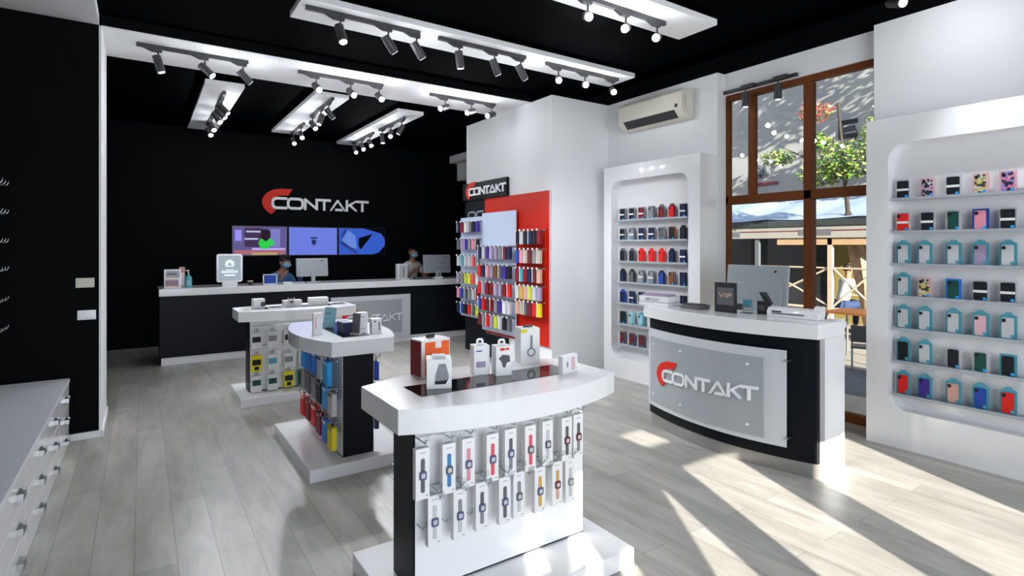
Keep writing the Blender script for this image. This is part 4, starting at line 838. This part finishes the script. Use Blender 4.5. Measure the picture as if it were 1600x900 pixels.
rack('hook rows of cases on the red board at the pillar corner', 5.42, 5.98, 0.72, 1.83, 4.15, [1.80, 1.56, 1.32, 1.10, 0.90], 6, red_gloss, palR, 'front pillar rack', w=0.075, h=0.165, extra={(0, 0): 'black', (0, 1): 'palegrey', (0, 2): 'black', (0, 3): 'navy', (0, 4): 'black', (0, 5): 'darkred', (2, 1): 'teal', (2, 3): 'navy', (2, 5): 'peach', (3, 1): 'gold', (3, 3): 'lime', (3, 4): 'palegrey', (3, 5): 'lilac', (4, 4): 'red', (4, 5): 'yellow', (1, 5): 'beige', (1, 0): 'royal', (1, 1): 'pink'})

# ------------------------------------------------------------------ VIP counter
VC = thing('reception_counter', 'bowed black and white reception counter with a frosted logo panel by the window', 'counter', (0, 0, 0))
def vx(y, o=0.0): return 3.695 + 0.185 * ((y - 2.70) / 0.76) ** 2 * (1.0 if y < 2.7 else 0.8) - o
def vpoly(y0, y1, off, back, n=20):
    f = [(vx(y0 + (y1 - y0) * k / n, off), y0 + (y1 - y0) * k / n) for k in range(n + 1)]
    return f + [(back, y1), (back, y0)]
MB().prism(vpoly(1.99, 3.49, 0.0, 4.10), 0.10, 0.965, black_gloss).build('counter_body', VC)
MB().prism(vpoly(1.98, 3.47, -0.012, 4.08), 0.0, 0.10, steel_kick).build('plinth', VC)
b = MB(); b.prism(vpoly(1.955, 3.53, 0.06, 4.16), 0.965, 1.07, white_gloss); b.build('countertop', VC, bevel=0.004)
MB().box(3.895, 4.12, 1.955, 1.99, 0.0, 0.965, white_gloss).build('end_panel', VC)
MB().box(4.12, 4.24, 1.99, 2.05, 0.0, 1.075, white_gloss).build('rear_post', VC)
b = MB(); n = 16
def sheet(y0, y1, z0, z1, off, t, m, name, parent):
    b = MB(); n = 16
    for k in range(n):
        a, c = y0 + (y1 - y0) * k / n, y0 + (y1 - y0) * (k + 1) / n
        b.add([(vx(a, off), a, z0), (vx(c, off), c, z0), (vx(c, off), c, z1), (vx(a, off), a, z1), (vx(a, off + t), a, z0), (vx(c, off + t), c, z0), (vx(c, off + t), c, z1), (vx(a, off + t), a, z1)],
              [(4, 7, 6, 5), (0, 1, 2, 3), (3, 2, 6, 7), (0, 4, 5, 1)] + ([(0, 3, 7, 4)] if k == 0 else []) + ([(1, 5, 6, 2)] if k == n - 1 else []), m)
    return b.build(name, parent)
pf = sheet(2.15, 3.46, 0.19, 0.87, 0.03, 0.008, frost_edge, 'panel_border', VC)
sheet(2.29, 3.425, 0.225, 0.80, 0.0385, 0.006, frost, 'frosted_panel', VC)
for y in (3.36, 3.0, 2.40):
    for z in (0.30, 0.74): MB().tube((vx(y, 0), y, z), (vx(y, 0.052), y, z), 0.010, logo_white, n=12).build('standoff', VC)
for z in (0.26, 0.80): MB().tube((vx(2.17, 0), 2.135, z), (vx(2.17, 0.05), 2.135, z), 0.009, chrome, n=12).build('standoff', VC)
logo(VC, lambda u, v, w: (vx(3.225 - u * 0.099, 0.045 + w), 3.225 - u * 0.099, 0.445 + u * 0.004 + v * 0.105), d=0.012, wd=0.2)
# things on it
VT = 1.07
o = thing('wifi_box', 'white ridged electronics box at the left end of the reception counter', 'device', (3.90, 3.40, VT), -PI / 2 + 0.15)
MB().box(-0.17, 0.13, -0.10, 0.10, 0.0, 0.03, white_gloss).box(-0.17, 0.13, -0.095, 0.10, 0.034, 0.085, white_gloss).box(-0.165, 0.125, -0.09, 0.09, 0.03, 0.034, COL['lilac']).build('housing', o, bevel=0.003)
MB().box(-0.11, 0.04, -0.0975, -0.0955, 0.045, 0.07, COL['palegrey']).box(-0.09, -0.06, -0.099, -0.0976, 0.05, 0.065, COL['grey']).build('front_label', o)
MB().box(-0.15, 0.10, -0.08, 0.08, 0.085, 0.10, COL['lilac']).build('top_plate', o, bevel=0.003)
o = thing('card_reader', 'grey desk card reader with black keys on the reception counter', 'card reader', (3.93, 3.05, VT), -PI / 2)
MB().prism(rrect(0.17, 0, 0.035, 0.012), -0.08, 0.08, COL['strapgrey'], axis='y').build('housing', o)
b = MB(); b.box(-0.07, 0.07, -0.06, 0.05, 0.035, 0.042, black_plastic)
for i in range(5): b.box(-0.06 + i * .027, -0.042 + i * .027, -0.05, 0.0, 0.042, 0.047, COL['grey'])
b.build('keypad', o)
o = thing('vip_sign', 'black counter sign reading VIP in rose gold letters', 'sign', (3.90, 2.735, VT), -PI / 2 + 0.05)
MB().box(-0.095, 0.095, -0.008, 0.008, 0.0, 0.24, black_plastic).box(-0.06, 0.06, -0.008, 0.06, 0, 0.006, black_plastic).build('plate', o, bevel=0.002)
MB().box(-0.075, 0.075, -0.0095, -0.0082, 0.06, 0.20, COL['strapgrey']).build('inner_panel', o)
b = MB(); cw = mat('rose_gold', (0.75, 0.48, 0.38), 0.3, metal=0.3)
for ch, x0, sw in (('V', -0.052, .24), ('I', -0.003, .28), ('P', 0.020, .24)):
    b = MB(); word(b, ch, lambda u, v, w: (x0 + u * 0.035, -0.0098 - w * .1, 0.12 + v * 0.036), cw, wd=sw); b.build('vip_letter', o)

MB().box(0.045, 0.065, -0.01, 0.01, 0.232, 0.25, clear).build('clip', o)
o = thing('price_tag_holder', 'small clear acrylic holder beside the VIP sign', 'holder', (4.02, 2.62, VT), -PI / 2)
MB().box(-0.045, 0.045, -0.003, 0.0, 0, 0.11, clear).box(-0.045, 0.045, -0.03, 0.03, 0, 0.004, clear).build('acrylic', o); MB().box(-0.035, 0.035, -0.0045, -0.0032, 0.05, 0.10, COL['teal']).box(-0.035, 0.035, -0.0045, -0.0032, 0.02, 0.045, COL['palegrey']).build('card', o)
o = thing('phone_stand', 'angular black phone stand on the reception counter', 'stand', (4.06, 2.50, VT), -PI / 2)
b = MB(); b.box(-0.045, 0.035, -0.03, 0.04, 0, 0.10, black_plastic); b.prism([(-0.045, 0.17), (0.0, 0.17), (0.06, 0.08), (0.02, 0.07)], -0.01, 0.03, black_plastic, axis='y'); b.build('bracket', o, bevel=0.003)
b = MB(); b.box(-0.03, 0.02, -0.032, -0.0302, 0.03, 0.07, COL['strapgrey']); b.build('front_plate', o)
o = thing('laminator', 'rounded white laminator lying at the right end of the reception counter', 'laminator', (4.02, 2.25, VT), -PI / 2 + 0.12)
b = MB(); b.prism([(-0.055, 0.0), (0.055, 0), (0.06, 0.03), (0.05, 0.06), (0.02, 0.075), (-0.03, 0.068), (-0.058, 0.045)], -0.17, 0.20, white_gloss, axis='x'); b.build('housing', o, bevel=0.006)
MB().box(-0.13, 0.10, -0.061, -0.054, 0.026, 0.032, black_plastic).box(-0.13, -0.06, -0.061, -0.054, 0.038, 0.048, black_plastic).build('feed_slot', o)
MB().tube((0.16, 0, 0.05), (0.206, 0, 0.05), 0.049, white_gloss, n=20).build('end_cap', o, bevel=0.004)
desk = thing('back_desk', 'low white desk behind the reception counter carrying the monitor', 'desk', (4.55, 2.75, 0)); MB().box(-0.22, 0.28, -0.5, 0.55, 0.94, 0.98, white_gloss).build('desk_top', desk)
for sx_, sy_ in ((-0.2, -0.48), (0.23, -0.48), (-0.2, 0.5), (0.23, 0.5)): MB().box(sx_, sx_ + .04, sy_, sy_ + .04, 0, 0.94, white_gloss).build('leg', desk)
monitor('large silver monitor seen from behind on the reception counter', (4.62, 2.93, 0.98), -PI / 2 + 0.12, 0.56, 0.36, tilt=-0.12)

# ------------------------------------------------------------------ left cabinet with drawers
cb = thing('drawer_cabinet', 'long low white cabinet with chrome cup handles along the left wall', 'cabinet', (-0.49, 1.9, 0))
MB().box(-0.64, -0.012, 0, 3.85, 0.0, 0.495, white_gloss).build('carcass', cb)
MB().box(-0.655, 0.004, -0.01, 3.86, 0.495, 0.525, mat('pale_worktop', (0.74, 0.76, 0.80), 0.35, coat=.2)).build('worktop', cb, bevel=0.002)
dark_pull = mat('dark_pull_metal', (0.10, 0.105, 0.115), 0.3, metal=0.7)
ye = [3.85, 3.20, 2.50, 1.82, 1.02, 0.3]; hy_ = [3.584, 2.939, 2.287, 1.607, 0.75]
for k in range(5):
    for j, z0 in enumerate((0.005, 0.17, 0.335)):
        d = MB().box(-0.012, 0.0, ye[k + 1] + 0.004, ye[k] - 0.004, z0, z0 + 0.158, white_gloss).build('drawer', cb, bevel=0.0015)
        hz = z0 + 0.075; h = MB(); yc = hy_[k]
        h.prism([(0.0, 0.02), (0.024, 0.012), (0.028, -0.012), (0.024, -0.016), (0.018, 0.006), (0.0, 0.012)], yc - 0.045, yc + 0.045, dark_pull, axis='y')
        h.v = [(x, y, z + hz) for x, y, z in h.v]
        h.box(0, 0.026, yc - 0.047, yc - 0.043, hz - .012, hz + .018, chrome).box(0, 0.026, yc + .043, yc + .047, hz - .012, hz + .018, chrome)
        h.build('handle', d)
# slatwall rack of hooks above it
rk = thing('hook_rack', 'chrome hook rack above the white cabinet at the left edge', 'hook rack', (-1.146, 4.75, 0.8))
MB().box(0, 0.02, 0, 0.9, 0, 1.4, black_gloss).build('back_board', rk)
for i, z in enumerate((1.26, 1.045, 0.83, 0.62, 0.395, 0.18)):
    MB().box(0.02, 0.03, 0.05, 0.88, z - 0.01, z + 0.004, chrome).build('hook_bar', rk)
    for y in (0.83, 0.72, 0.61, 0.50): MB().tube((0.03, y, z), (0.30, y, z), 0.0035, chrome, n=6).tube((0.30, y, z), (0.315, y, z + 0.02), 0.004, chrome, n=6).box(.312, .316, y - .008, y + .008, z + .015, z + .03, chrome).build('hook', rk)
for i, z in enumerate((1.26, 1.045, 0.62, 0.18)):
    hang_box('hanging_package', 'clear hanging package, %s down on the rack above the white cabinet' % ORD[i], 'accessory', 'packages on the left hook rack', 0.07, 0.14, 0.02, COL['grey'], pic_paint('palegrey'), at=(-0.90, 5.25, 0.8 + z - 0.01), rz=PI / 2)

# sockets on the black partition
for (x0, z0, m, lb) in ((-0.452, 1.258, ac_white, 'cream light switch plate, upper one on the black wall'), (-0.441, 0.99, white_gloss, 'white socket plate, lower one on the black wall')):
    o = thing('switch_plate', lb, 'switch plate', (x0, 5.80, z0)); MB().box(0, 0.125, -0.012, 0, 0, 0.08, m).build('plate', o, bevel=0.003)
    for k in range(3): MB().box(0.012 + k * .035, 0.042 + k * .035, -0.015, -0.012, 0.015, 0.065, m).build('rocker', o, bevel=0.001)

# ------------------------------------------------------------------ outside
pave = mat('pale_paving', (0.34, 0.30, 0.25), 0.8, noise=0.2, nscale=1.5)
asph = mat('asphalt', (0.10, 0.105, 0.115), 0.85, noise=0.3, nscale=4)
b = MB(); b.box(5.6, 8.2, -14, 30, -0.4, -0.06, pave); b.box(8.2, 26, -14, 30, -0.4, -0.10, pave); b.box(6.6, 8.0, -14, 30, -0.06, -0.055, asph); b.box(-25, 26, -40, -14, -.4, -.1, pave); b.box(-25, 5.6, -14, -3.1, -0.4, -0.06, pave)
o = b.build('ground'); tag(o, 'pale paved street outside the shop window', 'ground', kind='structure')
plaster = mat('grey_plaster', (0.27, 0.26, 0.245), 0.9, noise=0.15, nscale=1.2)
fac = thing('facade', 'tall grey plaster building across the street, sun dappled', 'building', (16, 0, 0))
MB().box(0, 1, -12, 30, -0.1, 12, plaster).build('wall', fac)
b = MB()
word(b, 'QU', lambda u, v, w: (-0.004 - w, 10.25 - u * 0.32, 3.72 + v * 0.42), COL['strapgrey'], wd=0.24, gap=0.1, d=0.02); b.build('dark_lettering', fac)
MB().box(-0.03, -0.003, 9.4, 10.4, 3.48, 3.58, COL['maroon']).build('red_underline', fac)
b = MB(); word(b, 'L', lambda u, v, w: (-0.004 - w, 7.6 - u * 0.45, 4.95 + v * 0.6), COL['black'], wd=0.26, d=0.02); word(b, 'E', lambda u, v, w: (-0.01 - w, 7.65 - u * 0.5, 4.55 + v * 0.5), COL['black'], wd=0.26, d=0.02); b.build('dark_lettering', fac)
b = MB()
for y in (4.6, 6.2, 7.6, 9.0): b.box(-0.05, -0.003, y - 1.1, y, 0.1, 2.3, mat('dark_shop_window', (0.012, 0.014, 0.016), 0.1, noise=0)); b.build('dark_window', fac); b = MB()
# terrace with a canvas roof
ter = thing('terrace_pavilion', 'terrace pavilion with a pale canvas roof across the street', 'pavilion', (10.5, 0, -0.1))
canvas = mat('canvas', (0.26, 0.32, 0.44), 0.85, noise=0.08, nscale=1.2, bump=0.3)
b = MB(); y0, y1 = 3.0, 11.5; z = 2.22
nx = 8; ny = 30; vs = []; fs = []
for i in range(nx + 1):
    for j in range(ny + 1): vs.append((0 + 3.2 * i / nx, y0 + (y1 - y0) * j / ny, z + 0.78 * i / nx - 0.10 * math.sin(PI * i / nx) * (1 + 0.5 * math.sin(j * 1.3)) - 0.03 * abs(math.sin(j * PI / 6))))
for i in range(nx):
    for j in range(ny): a = i * (ny + 1) + j; fs.append((a, a + ny + 1, a + ny + 2, a + 1))
b.add(vs, fs, canvas, True); b.add([(x, y, zz + .02) for x, y, zz in vs], [f[::-1] for f in fs], canvas, True); b.build('canvas_roof', ter)
MB().box(-0.06, 0.04, y0, y1, z - 0.13, z - 0.02, mat('dark_gutter', (0.03, 0.035, 0.035), 0.6)).build('gutter', ter)
MB().box(-0.03, 0.0, y0, y1, z - 0.36, z - 0.13, mat('beige_valance', (0.30, 0.28, 0.24), 0.8)).box(-0.034, -0.03, y0, 7.0, z - 0.235, z - 0.215, COL['maroon']).box(-0.036, -0.030, 5.15, 5.75, z - .31, z - .2, COL['strapgrey']).box(-0.036, -0.030, 7.0, 7.6, z - .33, z - .22, COL['strapgrey']).build('valance', ter)
MB().box(0.0, 0.08, y0, 6.2, z - 0.49, z - 0.37, mat('pale_timber', (0.42, 0.26, 0.14), 0.7, noise=.2)).build('timber_beam', ter)
pt = mat('weathered_timber', (0.45, 0.33, 0.24), 0.7, noise=.2)
for y in (4.35, 5.15, 6.6, 8.2, 9.8): MB().box(0, 0.08, y, y + 0.08, 0.0, z - 0.36, pt if y < 6 else mat('grey_post', (0.10, 0.11, 0.12), 0.6)).build('post', ter)
for (ya, yb) in ((4.43, 5.15), (5.23, 6.6)):
    b = MB(); b.tube((0.04, ya, 1.3), (0.04, yb, 1.3), 0.018, pt, n=6); b.tube((0.04, ya, 0.55), (0.04, yb, 0.55), 0.03, pt, n=6); b.tube((0.04, ya, 1.3), (0.04, yb, 0.6), 0.02, pt, n=6); b.tube((0.04, ya, 0.6), (0.04, yb, 1.3), 0.02, pt, n=6); b.build('railing', ter)
MB().box(2.6, 2.7, y0, y1, 0.0, 2.55, mat('dark_interior', (0.012, 0.013, 0.014), 0.6)).build('rear_screen', ter)
MB().box(2.45, 2.59, 5.6, 6.3, 0.0, 2.1, mat('mustard_door', (0.25, 0.19, 0.05), 0.6)).build('yellow_door', ter)
# tree with its trunk beside the terrace, plus street trees whose shade dapples the facade
leafm = [mat('leaf_green', (0.13, 0.24, 0.03), 0.5, noise=.3), mat('leaf_yellow', (0.45, 0.45, 0.12), 0.5, noise=.3), mat('leaf_red', (0.5, 0.03, 0.02), 0.5, noise=.2), mat('leaf_dark', (0.03, 0.07, 0.015), 0.5, noise=.3)]
bark = mat('bark', (0.36, 0.24, 0.15), 0.9, noise=.5, nscale=14, bump=0.5)
def leaves(clusters, n, size, weights):
    b = MB()
    for (c, r) in clusters:
        for _ in range(int(n * (r[0] * r[1] * r[2]) ** 0.5 / 0.3)):
            while True:
                p = Vector((random.uniform(-1, 1), random.uniform(-1, 1), random.uniform(-1, 1)))
                if p.length < 1: break
            p = Vector((c[0] + p.x * r[0], c[1] + p.y * r[1], c[2] + p.z * r[2]))
            u = Vector((random.gauss(0, 1), random.gauss(0, 1), random.gauss(0, 1))).normalized(); v = u.orthogonal().normalized(); s = size * random.uniform(0.6, 1.3)
            m = random.choices(leafm, weights)[0]
            b.add([p - u * s, p + v * s * .5, p + u * s, p - v * s * .5], [(0, 1, 2, 3)], m)
    return b
tr = thing('tree', 'tree with a thick pale trunk outside the window beside the terrace', 'tree', (10.85, 4.69, -0.1)); tr.scale = (1.12, 1.167, 1.12)
b = MB()
tp = [(0.05, -0.1, 0, 0.15), (0.0, 0.0, 0.7, 0.125), (0.0, 0.16, 1.4, 0.115), (0.0, 0.28, 1.95, 0.085), (0.1, 0.34, 2.1, 0.035), (-0.1, 0.40, 3.9, 0.02)]
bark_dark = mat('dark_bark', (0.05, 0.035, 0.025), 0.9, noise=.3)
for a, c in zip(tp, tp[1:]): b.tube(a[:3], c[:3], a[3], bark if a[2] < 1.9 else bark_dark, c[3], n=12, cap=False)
b.tube((0.05, .36, 2.5), (-0.6, -0.1, 3.3), .022, bark_dark, .01, n=8); b.tube((0.05, .38, 2.7), (-.7, 1.0, 3.2), .018, bark_dark, .008, n=8); b.build('trunk', tr)
leaves([((-0.8, -0.05, 2.82), (0.4, .42, .30)), ((-0.8, 0.32, 2.65), (0.4, .30, .2)), ((-0.8, 0.35, 3.15), (.35, .16, .16)), ((-0.8, 1.0, 3.0), (.3, .25, .14)), ((-0.6, -0.5, 3.15), (.4, .35, .4)), ((-.5, 1.2, 5.1), (.5, .3, .2)), ((-.5, .1, 4.95), (.5, .35, .15))], 1300, 0.038, [6, 4, 0, 3]).build('foliage', tr, kind='stuff')
leaves([((-0.9, .35, 3.62), (.25, .26, .17))], 900, 0.035, [1, 2, 6, 1]).build('red_foliage', tr, kind='stuff', label='red leaves')
for (x, y, lb) in ((12.9, -1.6, 'street tree before the grey facade, right of the wooden window view'), (12.9, 1.9, 'leafy crown high in front of the grey facade')):
    t2 = thing('tree', lb, 'tree', (x, y, -0.1)); b = MB(); b.tube((0, 0, 0), (0.1, 0.2, 6.2), 0.16, bark, 0.08, n=10); b.build('trunk', t2)
    leaves([((random.uniform(-1, 1), random.uniform(-2.0, 2.0), random.uniform(4.6, 10.0)), (0.9, 0.9, .8)) for _ in range(9)], 140, 0.12, [4, 1, 0, 6]).build('foliage', t2, kind='stuff')
# bench guest and tables
person('person in a white T-shirt sitting outside beside the tree with back to the window', (11.6, 5.50, -0.1), PI / 2 - 0.5, shirt_white, denim, skin, 'short', seat_z=0.45, mask=False, lean=0.12)
bn = thing('wooden_bench', 'rough wooden bench under the person outside', 'bench', (11.6, 5.52, -0.1)); MB().box(-0.2, 0.25, -0.6, 0.7, 0.41, 0.45, pt).build('seat', bn)
for y in (-.5, .6): MB().box(-0.15, 0.2, y - .03, y + .03, 0, 0.41, pt).build('leg', bn)
def cafe_table(label, loc):
    r = thing('cafe_table', label, 'table', loc); MB().box(-0.35, 0.35, -0.35, 0.35, 0.70, 0.73, COL['brown']).build('table_top', r)
    for sx_ in (-.3, .3):
        for sy_ in (-.3, .3): MB().tube((sx_, sy_, 0), (sx_, sy_, 0.70), 0.018, grey_metal, n=8).build('leg', r)
cafe_table('cafe table with thin metal legs seen just right of the reception counter', (8.9, 3.98, -0.1)); 
def cafe_chair(label, loc, rz):
    r = thing('cafe_chair', label, 'chair', loc, rz)
    MB().box(-0.2, 0.2, -0.2, 0.2, 0.43, 0.46, COL['strapgrey']).build('seat', r); MB().box(-0.2, 0.2, 0.18, 0.21, 0.55, 0.85, COL['strapgrey']).build('backrest', r)
    for sx_ in (-.18, .18):
        for sy_ in (-.18, .18): MB().tube((sx_, sy_, 0), (sx_, sy_, 0.43 if sy_ < 0 else 0.86), 0.014, grey_metal, n=8).build('leg', r)
cafe_chair('dark low cafe chair in front of the outside table', (8.0, 3.5, -0.055), 2.0); C.objects['cafe_chair'].scale = (.8, .8, .72)
# unseen wall block and canvas screen, added to shade the shopfront
b2 = thing('facade', 'added unseen wall block keeping sun off the left shopfront panes', 'building', (-12, -13, -0.1)); MB().box(-10, 7.55, 0, 1, 0, 8, mat('pale_plaster', (0.55, 0.53, 0.5), 0.9)).build('wall', b2)
aw = thing('sun_screen', 'added unseen canvas screen blocking high sun at the shopfront', 'sun screen', (0, -3.1, 2.66)); MB().box(0.05, 5.4, -0.70, -0.005, 0, 0.03, canvas).box(0.05, 0.50, -1.36, -0.70, 0, 0.03, canvas).box(0.80, 5.4, -1.36, -0.70, 0, 0.03, canvas).box(0.5, 0.8, -1.36, -1.10, 0, 0.03, canvas).build('canvas', aw); MB().box(0.05, 5.4, -1.38, -1.36, -0.01, 0.04, wood_frame).build('front_bar', aw)  # gap left in the canvas lets one small sun patch in
